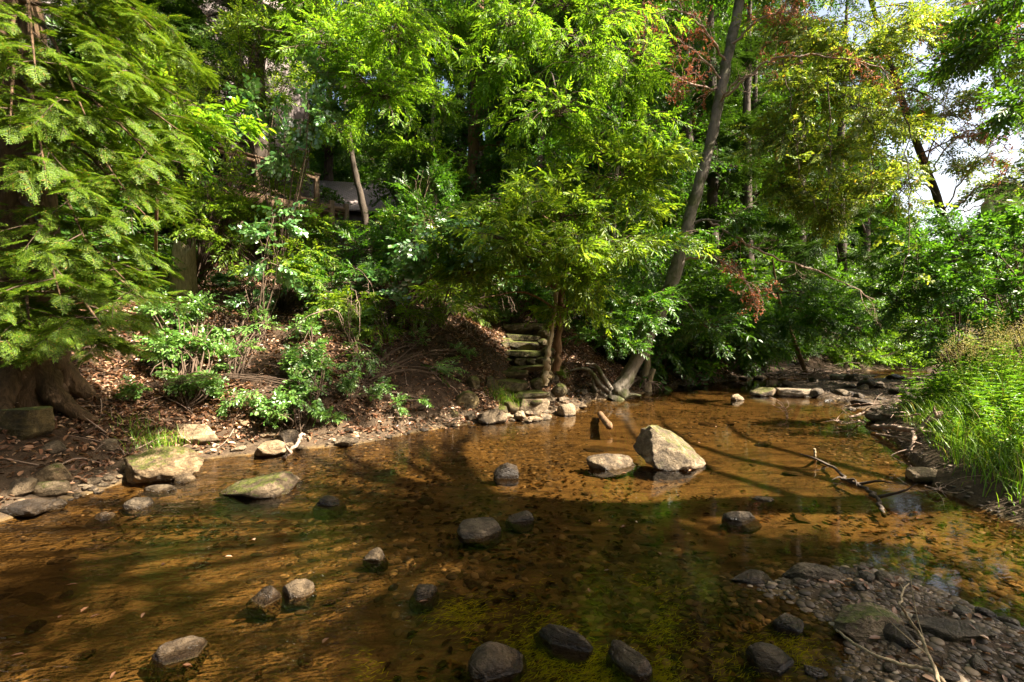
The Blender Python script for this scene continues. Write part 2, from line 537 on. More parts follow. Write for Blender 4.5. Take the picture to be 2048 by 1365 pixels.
_k = np.random.default_rng(3)
WAVES = [(f * math.cos(a), f * math.sin(a), p, 1 / f) for f, a, p in
         zip(np.geomspace(0.9, 14, 22), _k.uniform(0, 6.28, 22), _k.uniform(0, 6.28, 22))]


def lumps(x, y):
    s = 0
    for a, b, p, w in WAVES:
        s = s + w * np.sin(a * x + b * y + p + 0.7 * np.sin(0.6 * b * x - 0.5 * a * y))
    return s * 0.38


STAIR = (np.array([0.10, 8.55]), np.array([0.42, 10.8]))


def ground_z(x, y):
    x, y = np.asarray(x, float), np.asarray(y, float)
    sf, sn = seg_dist(x, y, FAR), seg_dist(x, y, NEAR)
    wet = inside(x, y, POLY)
    lm = lumps(x, y)
    k = np.interp(x, [-6.5, -4.5, -2.5, 1.5, 3.5, 6], [0.45, 0.62, 0.9, 0.9, 0.5, 0.36])
    h1 = np.interp(x, [-6, -2, 2, 6], [4.0, 4.2, 4.0, 3.2])
    u = np.maximum(sf - 0.35, 0)
    zf = 0.13 * np.clip(sf / 0.4, 0, 1) + h1 * (1 - np.exp(-k * u / h1)) + 0.07 * np.minimum(u, 30) + lm * (0.06 + 0.12 * np.clip(u, 0, 1))
    bar = np.clip((y - 7) / 2, 0, 1) * np.clip((14.5 - x) / 2, 0, 1)
    zn = 0.05 * np.clip(sn / 0.25, 0, 1) + (0.55 - 0.47 * bar) * (1 - np.exp(-sn * 0.7)) + 0.012 * np.minimum(sn, 40) + lm * 0.05
    st, se = STAIR                                      # the stair is cut a little into the bank
    d = np.clip(((x - st[0]) * (se - st)[0] + (y - st[1]) * (se - st)[1]) / ((se - st) ** 2).sum(), 0, 1)
    r = np.hypot(x - st[0] - d * (se - st)[0], y - st[1] - d * (se - st)[1])
    zf = zf - 0.30 * np.exp(-(r / 0.42) ** 2)
    sb = np.minimum(sf, sn)
    zw = -(0.02 + 0.085 * (1 - np.exp(-sb * 1.3))) + 0.03 * lm * np.clip(sb, 0, 1)
    bd = seg_dist(x, y, BAR, True) * np.where(inside(x, y, BAR), 1, -1)
    zw = np.maximum(zw, np.clip(bd * 0.22, -1, 0.055) + 0.02 * lm)
    return np.where(wet, zw, np.where(sf < sn, zf, zn))


def gz(x, y):
    return float(ground_z(np.array([x]), np.array([y]))[0])


def on_ground(px, py):                                  # first meeting of the line of sight with the ground
    d = ray(px, py)
    t = np.arange(1.2, 45, 0.02) / d[1]
    pts = np.array([0, 0, CAM_H]) + t[:, None] * d
    z = np.maximum(ground_z(pts[:, 0], pts[:, 1]), 0)
    hit = np.nonzero(pts[:, 2] <= z)[0]
    i = hit[0] if len(hit) else len(t) - 1
    return pts[i]


def axis_lines(lo, hi, step, far_lo, far_hi, g=1.13):
    mid = list(np.arange(lo, hi, step))
    a, s = [], step
    while (a[-1] if a else lo) > far_lo:
        s *= g
        a.append((a[-1] if a else lo) - s)
    b, s = [], step
    while (b[-1] if b else mid[-1]) < far_hi:
        s *= g
        b.append((b[-1] if b else mid[-1]) + s)
    return np.array(a[::-1] + mid + b)


xs = axis_lines(-8.5, 9.5, 0.05, -160, 160)
ys = axis_lines(0.9, 15, 0.05, -60, 220)
X, Y = np.meshgrid(xs, ys)
Z = ground_z(X, Y)
nx, ny = len(xs), len(ys)
ii = (np.arange(ny - 1)[:, None] * nx + np.arange(nx - 1)[None, :]).ravel()
mb = MB()
mb.add(np.stack([X, Y, Z], -1).reshape(-1, 3), np.stack([ii, ii + 1, ii + nx + 1, ii + nx], 1))
tag(mb.obj("ground", ground_material(), smooth=True), kind="structure")

mb = MB()
wx, wy = np.linspace(-45, 70, 24), np.linspace(-16, 42, 14)
WX, WY = np.meshgrid(wx, wy)
ii = (np.arange(13)[:, None] * 24 + np.arange(23)[None, :]).ravel()
mb.add(np.stack([WX, WY, 0 * WX], -1).reshape(-1, 3), np.stack([ii, ii + 1, ii + 25, ii + 24], 1))
tag(mb.obj("stream_water", water_material()), kind="structure")


# ------------------------------------------------------------------ foliage templates (x right, y along the twig, z up)
def leaf(l, w, fold=0.25, droop=0.15, a=0.28, b=0.66, wa=0.85, wb=0.75):
    V = np.array([(0, 0, 0), (-w * .5 * wa, a * l, fold * w * .5), (-w * .5 * wb, b * l, fold * w * .5 - droop * l * .35),
                  (0, l, -droop * l), (w * .5 * wb, b * l, fold * w * .5 - droop * l * .35), (w * .5 * wa, a * l, fold * w * .5)])
    return V, np.array([(0, 1, 2, 3), (0, 3, 4, 5)])


def orient(V, pos, d, u):
    d = norm(d)
    r = norm(np.cross(d, u))
    u2 = np.cross(r, d)
    return np.asarray(pos) + V[:, :1] * r + V[:, 1:2] * d + V[:, 2:3] * u2


def twig_quad(mb, a, b, w, m=1):
    a, b = np.asarray(a, float), np.asarray(b, float)
    s = norm(np.cross(b - a, (0, 0.2, 1))) * w
    mb.add([a - s, a + s, b + s * .6, b - s * .6], [(0, 1, 2, 3)], m)


def pack(mb):
    return np.concatenate(mb.V).astype(float), np.concatenate(mb.Q), np.concatenate(mb.M)


def t_alt(rng, n=9, L=0.34, l=0.085, w=0.04, ang=55, side_twigs=0, kw=None):
    mb = MB()
    kw = kw or {}
    twig_quad(mb, (0, 0, 0), (0, L, -0.04), 0.0022)
    for i in range(n):
        t = (i + 0.6) / n
        s = 1 if i % 2 else -1
        a = math.radians(ang * (1 - 0.55 * t) + rng.normal(0, 12))
        k = rng.uniform(0.7, 1.1) * (0.75 + 0.5 * math.sin(math.pi * min(1, t * 0.9 + 0.1)))
        V, Q = leaf(l * k, w * k, rng.uniform(0.05, 0.5), rng.uniform(0, 0.35), **kw)
        d = (s * math.sin(a), math.cos(a), rng.normal(-0.12, 0.2))
        mb.add(orient(V, (s * 0.004, t * L, -0.04 * t), d, (rng.normal(0, .3), rng.normal(0, .3), 1)), Q, 0)
    return pack(mb)


def t_pinnate(rng, pairs=4, L=0.30, l=0.12, w=0.036):
    mb = MB()
    twig_quad(mb, (0, -0.05, 0.01), (0, L, -0.07), 0.0025)
    for i in range(pairs):
        t = 0.25 + 0.7 * i / pairs
        for s in (-1, 1):
            a = math.radians(58 - 18 * t + rng.normal(0, 6))
            k = rng.uniform(0.85, 1.1)
            V, Q = leaf(l * k, w * k, 0.3, rng.uniform(0.05, 0.3))
            mb.add(orient(V, (0, t * L, -0.07 * t), (s * math.sin(a), math.cos(a), rng.normal(-.18, .1)), (s * .15, 0, 1)), Q, 0)
    V, Q = leaf(l * 1.05, w * 1.1, 0.3, 0.2)
    mb.add(orient(V, (0, L, -0.07), (rng.normal(0, .1), 1, -.3), (0, 0, 1)), Q, 0)
    return pack(mb)


def t_whorl(rng, n=7, l=0.085, w=0.075):               # lobed leaves clustered at a twig end
    mb = MB()
    twig_quad(mb, (0, -0.05, 0), (0, 0.16, -0.02), 0.0025)
    for i in range(n):
        a = rng.uniform(-2.2, 2.2)
        k = rng.uniform(0.7, 1.15)
        p = (0.06 * math.sin(a), 0.04 + 0.12 * rng.random() + 0.05 * math.cos(a), rng.normal(0, .02))
        u = (rng.normal(0, .4), rng.normal(0, .4), 1)
        for q in (-0.75, 0, 0.75):                      # three lobes
            V, Q = leaf(l * k * (1 if q == 0 else .75), w * k * .5, 0.2, rng.uniform(0.05, 0.35))
            mb.add(orient(V, p, (math.sin(a + q), math.cos(a + q), -.15), u), Q, 0)
    return pack(mb)


def t_hemlock(rng, L=0.34, n=20, w=0.0075, sub=8):
    """flat feathery spray: a main twig, side twigs, and short needle-edged twiglets on those"""
    mb = MB()
    twig_quad(mb, (0, 0, 0), (0, L, -0.035), 0.002)
    for i in range(n):
        t = (i + .5) / n
        s = 1 if i % 2 else -1
        a = math.radians(56 - 22 * t + rng.normal(0, 8))
        tl = L * (0.40 * (1 - t) ** .8 + 0.07) * rng.uniform(.7, 1.15)
        p0 = np.array((0, t * L, -0.035 * t * t))
        d = norm((s * math.sin(a), math.cos(a), -0.04 + rng.normal(0, .06)))
        V, Q = leaf(tl, w * 1.3, .2, .18, .25, .7, 1, .9)
        mb.add(orient(V, p0, d, (0, 0, 1)), Q, 0)
        m = max(2, int(sub * tl / 0.13))
        for j in range(m):
            f = (j + .6) / m
            p = p0 + d * tl * f - np.array((0, 0, 0.12 * tl * f * f))
            b = math.radians(52 + rng.normal(0, 9)) * (1 if j % 2 else -1)
            dd = np.array((d[0] * math.cos(b) - d[1] * math.sin(b), d[0] * math.sin(b) + d[1] * math.cos(b), d[2] + rng.normal(0, .12)))
            V, Q = leaf(tl * .38 * (1 - .5 * f) + .012, w, .2, .15, .25, .7, 1, .9)
            mb.add(orient(V, p, dd, (0, 0, 1)), Q, 0)
    return pack(mb)


def t_bare(rng, L=0.5, n=6, leaves=0, lm=0):           # dry twig, with or without dead leaves
    mb = MB()
    p, d = np.zeros(3), np.array((0, 1, 0.0))
    for i in range(n):
        q = p + d * L / n
        tube(mb, [p, q], [0.0035 * (1 - i / n) + .0012, 0.0035 * (1 - (i + 1) / n) + .0012], 3, 1)
        for s in range(2):
            e = q + norm(d + rng.normal(0, .7, 3)) * L * rng.uniform(.12, .32)
            tube(mb, [q, (q + e) / 2 + rng.normal(0, .01, 3), e], [0.002, .0016, .001], 3, 1)
            for k in range(leaves):
                V, Q = leaf(rng.uniform(.035, .06), rng.uniform(.014, .026), 0.9, .4)
                f = rng.random()
                mb.add(orient(V, q + (e - q) * f, (rng.normal(0, .5), rng.normal(0, .5), -1), rng.normal(0, 1, 3)), Q, 0)
        p, d = q, norm(d + rng.normal(0, .28, 3))
    return pack(mb)


def variants(fn, k=5, **kw):
    return [fn(np.random.default_rng(100 + i), **kw) for i in range(k)]


ROUND = dict(a=0.2, b=0.72, wa=0.85, wb=0.95)
T = {
    'lance': variants(t_alt, n=11, L=0.34, l=0.095, w=0.031, ang=52),
    'beech': variants(t_alt, n=11, L=0.34, l=0.072, w=0.036, ang=55),
    'ash': variants(t_pinnate, L=0.23, l=0.08, w=0.026),
    'walnut': variants(t_pinnate, pairs=5, L=0.36, l=0.14, w=0.045),
    'maple': variants(t_whorl, l=0.07, w=0.062),
    'round': variants(t_alt, n=8, L=0.30, l=0.075, w=0.062, ang=65, kw=ROUND),
    'ivy': variants(t_alt, n=8, L=0.26, l=0.065, w=0.052, ang=70, kw=dict(a=.22, b=.6, wa=1.0, wb=.65)),
    'hemlock': variants(t_hemlock),
    'hemfar': variants(t_hemlock, L=0.62, n=14, w=0.018, sub=3),
    'bare': variants(t_bare),
    'dry': variants(t_bare, leaves=3),
}


def place(mb, temps, Ps, As, Us, Ss, ml=0, mw=1):
    Ps, As, Us, Ss = np.asarray(Ps, float), norm(As), np.asarray(Us, float), np.asarray(Ss, float)
    R = norm(np.cross(As, Us))
    Us = np.cross(R, As)
    pick = np.arange(len(Ps)) % len(temps)
    for k, (V, Q, M) in enumerate(temps):
        s = pick == k
        if not s.any(): continue
        W = Ps[s][:, None] + Ss[s][:, None, None] * (V[None, :, :1] * R[s][:, None] + V[None, :, 1:2] * As[s][:, None] + V[None, :, 2:] * Us[s][:, None])
        c = int(s.sum())
        QQ = (Q[None] + (np.arange(c) * len(V))[:, None, None]).reshape(-1, 4)
        mb.add(W.reshape(-1, 3), QQ, np.tile(np.where(M == 0, ml, mw), c))


AREA = {'lance': .020, 'beech': .019, 'ash': .0125, 'walnut': .045, 'maple': .021, 'round': .025, 'ivy': .018, 'hemlock': .035, 'hemfar': .06, 'bare': .03, 'dry': .03}


def bough(mb, rng, s, e, temps, nspray, size=1.0, wood=0.010, arch=0.12, spread=0.25, droop=-0.12, tilt=0.55, start=0.3, ml=0, mw=1, fan=1.0):
    s, e = np.asarray(s, float), np.asarray(e, float)
    L = np.linalg.norm(e - s)
    mid = (s + e) / 2 + rng.normal(0, .07, 3) * L + np.array((0, 0, arch * L))
    pts = spline([s, mid, e], 8)
    tube(mb, pts, np.linspace(wood, wood * .25, 8), 4, mw)
    t = start + (1 - start) * (np.arange(nspray) + rng.random(nspray)) / nspray
    idx = np.clip(t * 7, 0, 6.999)
    i0 = idx.astype(int)
    f = (idx - i0)[:, None]
    p = pts[i0] * (1 - f) + pts[i0 + 1] * f
    bd = norm(pts[i0 + 1] - pts[i0])
    side = norm(np.cross(bd, (0, 0, 1)))
    sg = np.where(np.arange(nspray) % 2, 1, -1)[:, None]
    a = np.radians(rng.normal(48, 16, nspray) * (1 - .5 * t))[:, None] * fan
    d = bd * np.cos(a) + side * sg * np.sin(a) + rng.normal(0, .28, (nspray, 3))
    d[:, 2] += droop
    d = norm(d)
    off = rng.random((nspray, 1)) * spread * (1.15 - t[:, None])
    q = p + d * off
    for k in np.nonzero(off[:, 0] > 0.12)[0]:
        twig_quad(mb, p[k], q[k], 0.003, mw)
    u = np.array((0, 0, 1)) + rng.normal(0, tilt, (nspray, 3))
    place(mb, temps, q, d, u, size * rng.uniform(.75, 1.2, nspray), ml, mw)


DENSITY = 2.2


def blob(mb, rng, c, r, origin, kind, cover=2.0, size=1.0, **kw):
    """a leafy mass: boughs from a limb's end out into an ellipsoid"""
    temps = T[kind]
    area = math.pi * r[0] * r[2]
    ns = max(8, int(area * cover * DENSITY / (AREA[kind] * size * size)))
    per = 12
    nb = max(3, ns // per)
    c, origin, r = np.asarray(c, float), np.asarray(origin, float), np.asarray(r, float)
    for i in range(nb):
        v = norm(rng.normal(size=3))
        tgt = c + r * v * (0.25 + 1.15 * rng.random() ** 1.2)
        s = origin + (c - origin) * rng.uniform(.45, 1.0) + rng.normal(0, .06, 3)
        if np.linalg.norm(tgt - s) > 2.2 * r.max(): s = tgt + (s - tgt) * 0.6
        bough(mb, rng, s, tgt, temps, int(per * rng.uniform(.6, 1.4)), size * rng.uniform(.8, 1.2), **kw)


def px_blob(px, py, y, rx, ry, rd=None):
    k = y / FPX
    return P(px, py, y), np.array([rx * k, (rd if rd else max(rx, ry) * k * 0.8), ry * k])


def tree(name, label, cat, trunk, radii, bark, kind, leafmat, blobs, cover=2.0, size=1.0, seed=0, group=None, sides=10, extra=None, limb=0.35, part='crown', knobs=.035, **kw):
    """trunk: points; blobs: (centre, radii, height fraction of the trunk the limb leaves from)"""
    rng = np.random.default_rng(seed + 11)
    trunk = np.asarray(trunk, float)
    root = thing(name, trunk[0], label, cat, group)
    tb = MB()
    n = 6 * len(trunk)
    line = spline(trunk, n)
    rad = np.interp(np.linspace(0, 1, n), np.linspace(0, 1, len(radii)), radii)
    line[2:-2] += rng.normal(0, knobs * .35, (n - 4, 3)) * rad[2:-2, None] * 6
    tube(tb, line, rad * (1 + knobs * 2 * rng.normal(size=n)), sides, 0, knobs, rng)
    cb = MB()
    for c, r, h in blobs:
        i = min(n - 2, int(h * (n - 1)))
        o = line[i]
        e = c + (o - c) * 0.25
        mid = (o + e) / 2 + np.array((0, 0, .12)) * np.linalg.norm(e - o) + rng.normal(0, .05, 3)
        tube(tb, spline([o, mid, e], 9), np.linspace(rad[i] * limb + .004, .008, 9), 5, 0)
        blob(cb, rng, c, r, e, kind, cover, size, **kw)
    tb.obj('trunk', bark, root, True, trunk[0])
    cb.obj(part, [leafmat, MAT['twig']], root, False, trunk[0])
    return root


def shrub(name, label, cat, base, stems, kind, leafmat, blobs, cover=2.0, size=1.0, seed=0, group=None, bark='twig', stem_r=0.012, part='foliage', **kw):
    rng = np.random.default_rng(seed + 77)
    base = np.asarray(base, float)
    root = thing(name, base, label, cat, group)
    sb, cb = MB(), MB()
    for c, r in blobs:
        for k in range(stems):
            e = c + r * norm(rng.normal(size=3)) * .5
            s = base + np.append(rng.normal(0, .06, 2), -.05)
            m = (s + e) / 2 + np.append(rng.normal(0, .12, 2), .1 * np.linalg.norm(e - s))
            tube(sb, spline([s, m, e], 9), np.linspace(stem_r, stem_r * .35, 9), 5, 0)
        blob(cb, rng, c, r, c * .6 + base * .4, kind, cover, size, **kw)
    sb.obj('stem', MAT[bark], root, True, base)
    cb.obj(part, [leafmat, MAT['twig']], root, False, base)
    return root


B = px_blob


def BG(px, py, rx, ry, off=.35):                      # a leafy mass standing just in front of the bank
    return px_blob(px, py, on_ground(px, py)[1] - off, rx, ry)


# ------------------------------------------------------------------ the trees of the far bank
tr = tree('leaning_tree', 'grey-barked tree leaning right out of the water edge beside the stone stair', 'tree',
     [P(1228, 800, 10.5), P(1248, 765, 10.5), P(1300, 668, 10.6), P(1345, 560, 10.7), P(1390, 400, 10.8), P(1420, 285, 10.9), P(1450, 140, 11), P(1478, 0, 11.2), P(1500, -180, 11.5), P(1520, -420, 12)],
     [.24, .17, .148, .135, .123, .117, .112, .105, .08, .045], MAT['bark_grey'], 'beech', MAT['maple'],
     [(*B(1270, 610, 10, 70, 35), .3), (*B(1470, 440, 10.4, 60, 24), .42), (*B(1270, 510, 10, 70, 30), .38), (*B(1420, 650, 11.2, 60, 30), .3), (*B(1370, 475, 10, 70, 16), .4), (*B(1330, 590, 10, 40, 20), .3),
      (*B(1480, -160, 11, 200, 110), .85), (*B(1330, -120, 11, 160, 90), .8), (*B(1640, -90, 11, 170, 90), .82), (*B(1520, -420, 12, 240, 150), .97)],
     1.7, 1.0, 1, sides=14)


def dead_boughs(root, name, paths, seed, kind, n, size=1.0, r0=.03):
    rng = np.random.default_rng(seed)
    o0 = np.array(root.location)
    for k, pts in enumerate(paths):
        mb = MB()
        line = spline(pts, 5 * len(pts))
        line[1:-1] += rng.normal(0, .02, (len(line) - 2, 3))
        tube(mb, line, np.linspace(r0, .006, len(line)), 6, 1)
        L = len(line)
        for j in range(n):
            i = rng.integers(L // 6, L - 1)
            d = norm(line[i + 1 if i + 1 < L else i] - line[i - 1])
            dd = norm(d + rng.normal(0, .55, 3))
            e = line[i] + dd * rng.uniform(.3, .9) * size
            bough(mb, rng, line[i], e, T[kind], 3, size * .9, .008, .05, .1, -.05, .8, .35)
        ob = mb.obj(name, [MAT['brown'], MAT['deadtwig']], root, False, o0)
        ob["label"] = 'dead bough with %s' % ('dry brown leaves' if kind == 'dry' else 'bare twigs')


dead_boughs(tr, 'dead_bough', [[P(1445, 165, 11), P(1400, 110, 10.6), P(1330, 70, 10.3), P(1290, 100, 10)], [P(1455, 130, 11), P(1410, 60, 10.5), P(1360, 20, 10.2), P(1310, 30, 10)], [P(1440, 180, 11), P(1390, 170, 10.5), P(1340, 150, 10.2)],
                               [P(1460, 90, 11), P(1520, 40, 10.5), P(1600, 20, 10)],
                               [P(1435, 205, 11), P(1500, 150, 10.5), P(1560, 115, 10), P(1660, 112, 9.6), P(1760, 140, 9.4), P(1810, 200, 9.2)],
                               [P(1370, 520, 10.7), P(1430, 515, 10.3), P(1490, 560, 10), P(1510, 590, 9.9)]], 5, 'dry', 14, .8)
dead_boughs(tr, 'dead_bough', [[P(1415, 438, 10.8), P(1480, 480, 10.3), P(1560, 520, 10), P(1650, 550, 9.7), P(1750, 600, 9.5)],
                               [P(1435, 210, 10.9), P(1470, 165, 10.4), P(1507, 152, 10.2)]], 6, 'bare', 8, .7)

tree('streamside_tree', 'small twin-stemmed tree with bright yellow-green narrow leaves in front of the stone stair', 'tree',
     [P(1112, 742, 9.0), P(1117, 670, 9.0), P(1124, 580, 9.0), P(1150, 480, 8.9), P(1200, 370, 8.8)], [.075, .065, .05, .04, .02], MAT['bark_brown'], 'lance', MAT['lance'],
     [(*B(1120, 430, 8.2, 150, 60), .6), (*B(1240, 350, 8.4, 130, 45), .85), (*B(1060, 500, 7.9, 140, 45), .5), (*B(1240, 490, 8.1, 130, 50), .6),
      (*B(1010, 400, 8.3, 100, 50), .6), (*B(940, 545, 8.0, 130, 35), .5), (*B(1180, 560, 8.2, 120, 40), .5), (*B(1290, 410, 8.6, 50, 40), .8),
      (*B(1090, 350, 8.8, 90, 45), .8), (*B(1160, 620, 8.6, 100, 25), .4), (*B(900, 500, 8.2, 60, 40), .5), (*B(985, 470, 7.3, 100, 35), .6), (*B(905, 585, 7.6, 70, 25), .4), (*B(1060, 400, 7.2, 80, 30), .7), (*B(1150, 500, 7.3, 90, 30), .6), (*B(1200, 300, 8.8, 60, 40), .95)],
     1.35, 1.05, 2, droop=-.12, knobs=.09)
tree('split_trunk_tree', 'pale split stem with peeling bark standing on the stair foot', 'tree',
     [P(1090, 772, 8.75), P(1094, 735, 8.8), P(1096, 700, 8.85), P(1106, 650, 8.9), P(1112, 580, 8.9), P(1100, 500, 8.9), P(1080, 440, 8.8)], [.05, .055, .045, .04, .035, .03, .015], MAT['snag'], 'lance', MAT['lance'],
     [(*B(1050, 450, 8.5, 110, 50), .9), (*B(1130, 520, 8.5, 90, 40), .75)], 1.6, 1.0, 3, knobs=.13)

tree('slim_maple', 'tall slim tree with pale brown trunk rising behind the yellow-green streamside tree', 'tree',
     [P(938, 470, 14), P(942, 380, 14), P(946, 300, 14), P(955, 120, 14), P(962, -50, 14.2), P(975, -400, 14.6)], [.2, .17, .155, .14, .12, .05], MAT['bark_brown'], 'maple', MAT['maple'],
     [(*B(840, 230, 13.4, 130, 90), .5), (*B(1060, 230, 13.4, 140, 80), .5), (*B(1170, 330, 13.6, 150, 80), .4), (*B(1080, 90, 13.5, 190, 90), .6),
      (*B(1260, 220, 13.5, 140, 100), .5), (*B(880, 370, 13.8, 60, 45), .25), (*B(900, 80, 13.6, 130, 90), .65), (*B(1020, 350, 14.2, 120, 70), .3),
      (*B(1330, 330, 14, 110, 80), .4), (*B(960, -160, 14, 300, 120), .85)],
     2.3, 1.0, 4)
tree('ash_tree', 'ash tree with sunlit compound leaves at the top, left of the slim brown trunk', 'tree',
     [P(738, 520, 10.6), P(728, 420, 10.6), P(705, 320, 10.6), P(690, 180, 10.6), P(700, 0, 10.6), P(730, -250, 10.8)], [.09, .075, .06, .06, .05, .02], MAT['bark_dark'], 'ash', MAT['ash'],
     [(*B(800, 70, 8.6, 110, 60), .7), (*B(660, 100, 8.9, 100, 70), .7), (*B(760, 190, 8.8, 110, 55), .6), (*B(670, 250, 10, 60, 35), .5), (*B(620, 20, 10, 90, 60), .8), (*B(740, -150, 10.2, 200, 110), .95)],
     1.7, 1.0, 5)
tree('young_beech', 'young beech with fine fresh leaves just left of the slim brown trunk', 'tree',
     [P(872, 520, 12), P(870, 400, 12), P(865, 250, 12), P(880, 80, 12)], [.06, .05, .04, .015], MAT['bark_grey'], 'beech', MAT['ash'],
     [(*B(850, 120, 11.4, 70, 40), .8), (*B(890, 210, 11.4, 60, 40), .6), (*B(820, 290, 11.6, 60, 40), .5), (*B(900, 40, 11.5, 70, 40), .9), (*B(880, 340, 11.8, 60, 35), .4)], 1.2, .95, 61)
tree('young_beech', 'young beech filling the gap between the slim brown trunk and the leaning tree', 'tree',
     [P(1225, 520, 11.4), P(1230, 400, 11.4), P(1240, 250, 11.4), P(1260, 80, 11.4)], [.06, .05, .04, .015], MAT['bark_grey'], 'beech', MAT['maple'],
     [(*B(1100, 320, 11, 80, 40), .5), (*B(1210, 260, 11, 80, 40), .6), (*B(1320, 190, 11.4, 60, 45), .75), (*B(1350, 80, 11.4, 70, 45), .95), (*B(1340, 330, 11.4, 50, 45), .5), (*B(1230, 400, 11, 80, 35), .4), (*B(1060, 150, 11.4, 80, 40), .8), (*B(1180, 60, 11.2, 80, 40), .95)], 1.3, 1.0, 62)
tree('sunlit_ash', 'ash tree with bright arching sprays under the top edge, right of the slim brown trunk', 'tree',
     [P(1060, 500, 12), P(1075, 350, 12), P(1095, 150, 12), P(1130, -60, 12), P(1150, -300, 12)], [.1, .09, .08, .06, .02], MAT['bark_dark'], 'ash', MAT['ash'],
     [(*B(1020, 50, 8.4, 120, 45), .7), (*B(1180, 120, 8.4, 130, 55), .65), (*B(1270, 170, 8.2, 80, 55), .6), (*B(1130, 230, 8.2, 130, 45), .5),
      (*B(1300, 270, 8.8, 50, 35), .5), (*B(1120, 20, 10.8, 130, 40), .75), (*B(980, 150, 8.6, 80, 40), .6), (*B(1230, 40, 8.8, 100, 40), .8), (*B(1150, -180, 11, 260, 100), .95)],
     1.4, 1.0, 6)

# the big hemlock on the left: flat drooping boughs
hb = P(50, 800, 5.4)
root = thing('hemlock_tree', hb, 'large hemlock with thick plated trunk and flat drooping boughs at the left edge', 'tree')
tb, cb, rng = MB(), MB(), np.random.default_rng(21)
hl = spline([hb + np.array((0, 0, -.25)), P(50, 760, 5.4), P(45, 640, 5.4), P(35, 300, 5.5), P(20, -200, 5.6), P(10, -900, 5.8)], 40)
tube(tb, hl, np.interp(np.linspace(0, 1, 40), [0, .05, .10, .25, .5, 1], [.70, .55, .46, .40, .34, .12]), 22, 0, .05, rng)
for a in (-2.6, -1.9, -1.1, -.3, .4):
    q = [hb + np.array((.3 * math.cos(a), .3 * math.sin(a), .32)), hb + np.array((.55 * math.cos(a), .55 * math.sin(a), .02)), hb + np.array((.95 * math.cos(a + .2), .95 * math.sin(a + .2), -.3))]
    tube(tb, spline(q, 10), np.linspace(.15, .05, 10), 8, 0, .08, rng)
tips = [(310, 60, 4.8, -100), (380, 120, 5.4, -60), (290, 170, 4.4, 0), (370, 270, 5.2, 120), (320, 330, 4.5, 150), (350, 400, 5.4, 290), (290, 430, 4.3, 260),
        (180, 500, 3.8, 300), (290, 600, 4.6, 480), (210, 660, 3.9, 520), (120, 590, 3.5, 400), (90, 340, 3.5, 150),
        (70, 130, 3.5, -60), (170, 230, 3.9, 20), (250, 380, 4.2, 180), (220, -40, 4.2, -260), (60, 660, 3.7, 530),
        (100, 690, 4.2, 600), (200, 690, 4.6, 620), (250, 560, 4.6, 420), (230, 100, 4.6, -80), (20, 250, 3.6, 60)]
for (px, py, y, oy) in tips:
    y = 4.1 + (y - 3.4) * .75
    o = P(40, oy, 5.45)
    e = P(px, py, y)
    mid = (o + e) / 2 + np.array((0, 0, .10 * np.linalg.norm(e - o)))
    line = spline([o, mid, e], 12)
    tube(tb, line, np.linspace(.032, .006, 12), 5)
    for j in range(8):
        i = 4 + int(j * 7 / 8)
        d = norm(line[i + 1 if i < 11 else 11] - line[i - 1])
        sd = norm(np.cross(d, (0, 0, 1))) * (1 if j % 2 else -1)
        e2 = line[i] + norm(d * .75 + sd * rng.uniform(.3, 1.1) + np.array((0, 0, rng.normal(-.05, .12)))) * rng.uniform(.3, 1.0) * (1.2 - .05 * j)
        bough(cb, rng, line[i], e2, T['hemlock'], int(rng.integers(12, 24)), .55, .006, .05, .16, -.03, .26, .08)
    place(cb, T['hemlock'], [e], [norm(e - mid)], [(0, 0, 1)], [.7])
tb.obj('trunk', MAT['bark_hemlock'], root, True, hb)
cb.obj('crown', [MAT['hemlock'], MAT['twig']], root, False, hb)

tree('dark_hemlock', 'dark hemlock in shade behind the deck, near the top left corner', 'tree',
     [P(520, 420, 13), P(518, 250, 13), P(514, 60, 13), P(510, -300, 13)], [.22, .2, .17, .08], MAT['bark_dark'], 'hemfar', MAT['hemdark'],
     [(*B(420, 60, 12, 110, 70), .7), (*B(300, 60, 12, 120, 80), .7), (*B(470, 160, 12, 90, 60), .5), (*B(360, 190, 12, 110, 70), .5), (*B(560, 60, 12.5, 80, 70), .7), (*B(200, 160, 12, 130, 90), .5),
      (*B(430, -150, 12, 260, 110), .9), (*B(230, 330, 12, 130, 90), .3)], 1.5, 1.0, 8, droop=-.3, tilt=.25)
tree('walnut_sapling', 'sapling with large bright compound leaves reaching over the hemlock boughs', 'tree',
     [on_ground(312, 560), P(312, 460, 7.6), P(318, 340, 7.2), P(330, 230, 6.8)], [.028, .024, .018, .01], MAT['bark_brown'], 'walnut', MAT['ash'],
     [(*B(290, 160, 6.2, 80, 28), .9), (*B(370, 200, 6.3, 90, 32), .9), (*B(420, 245, 6.6, 60, 28), .85), (*B(330, 250, 6.4, 60, 25), .8)], 1.3, .95, 9, droop=-.2)

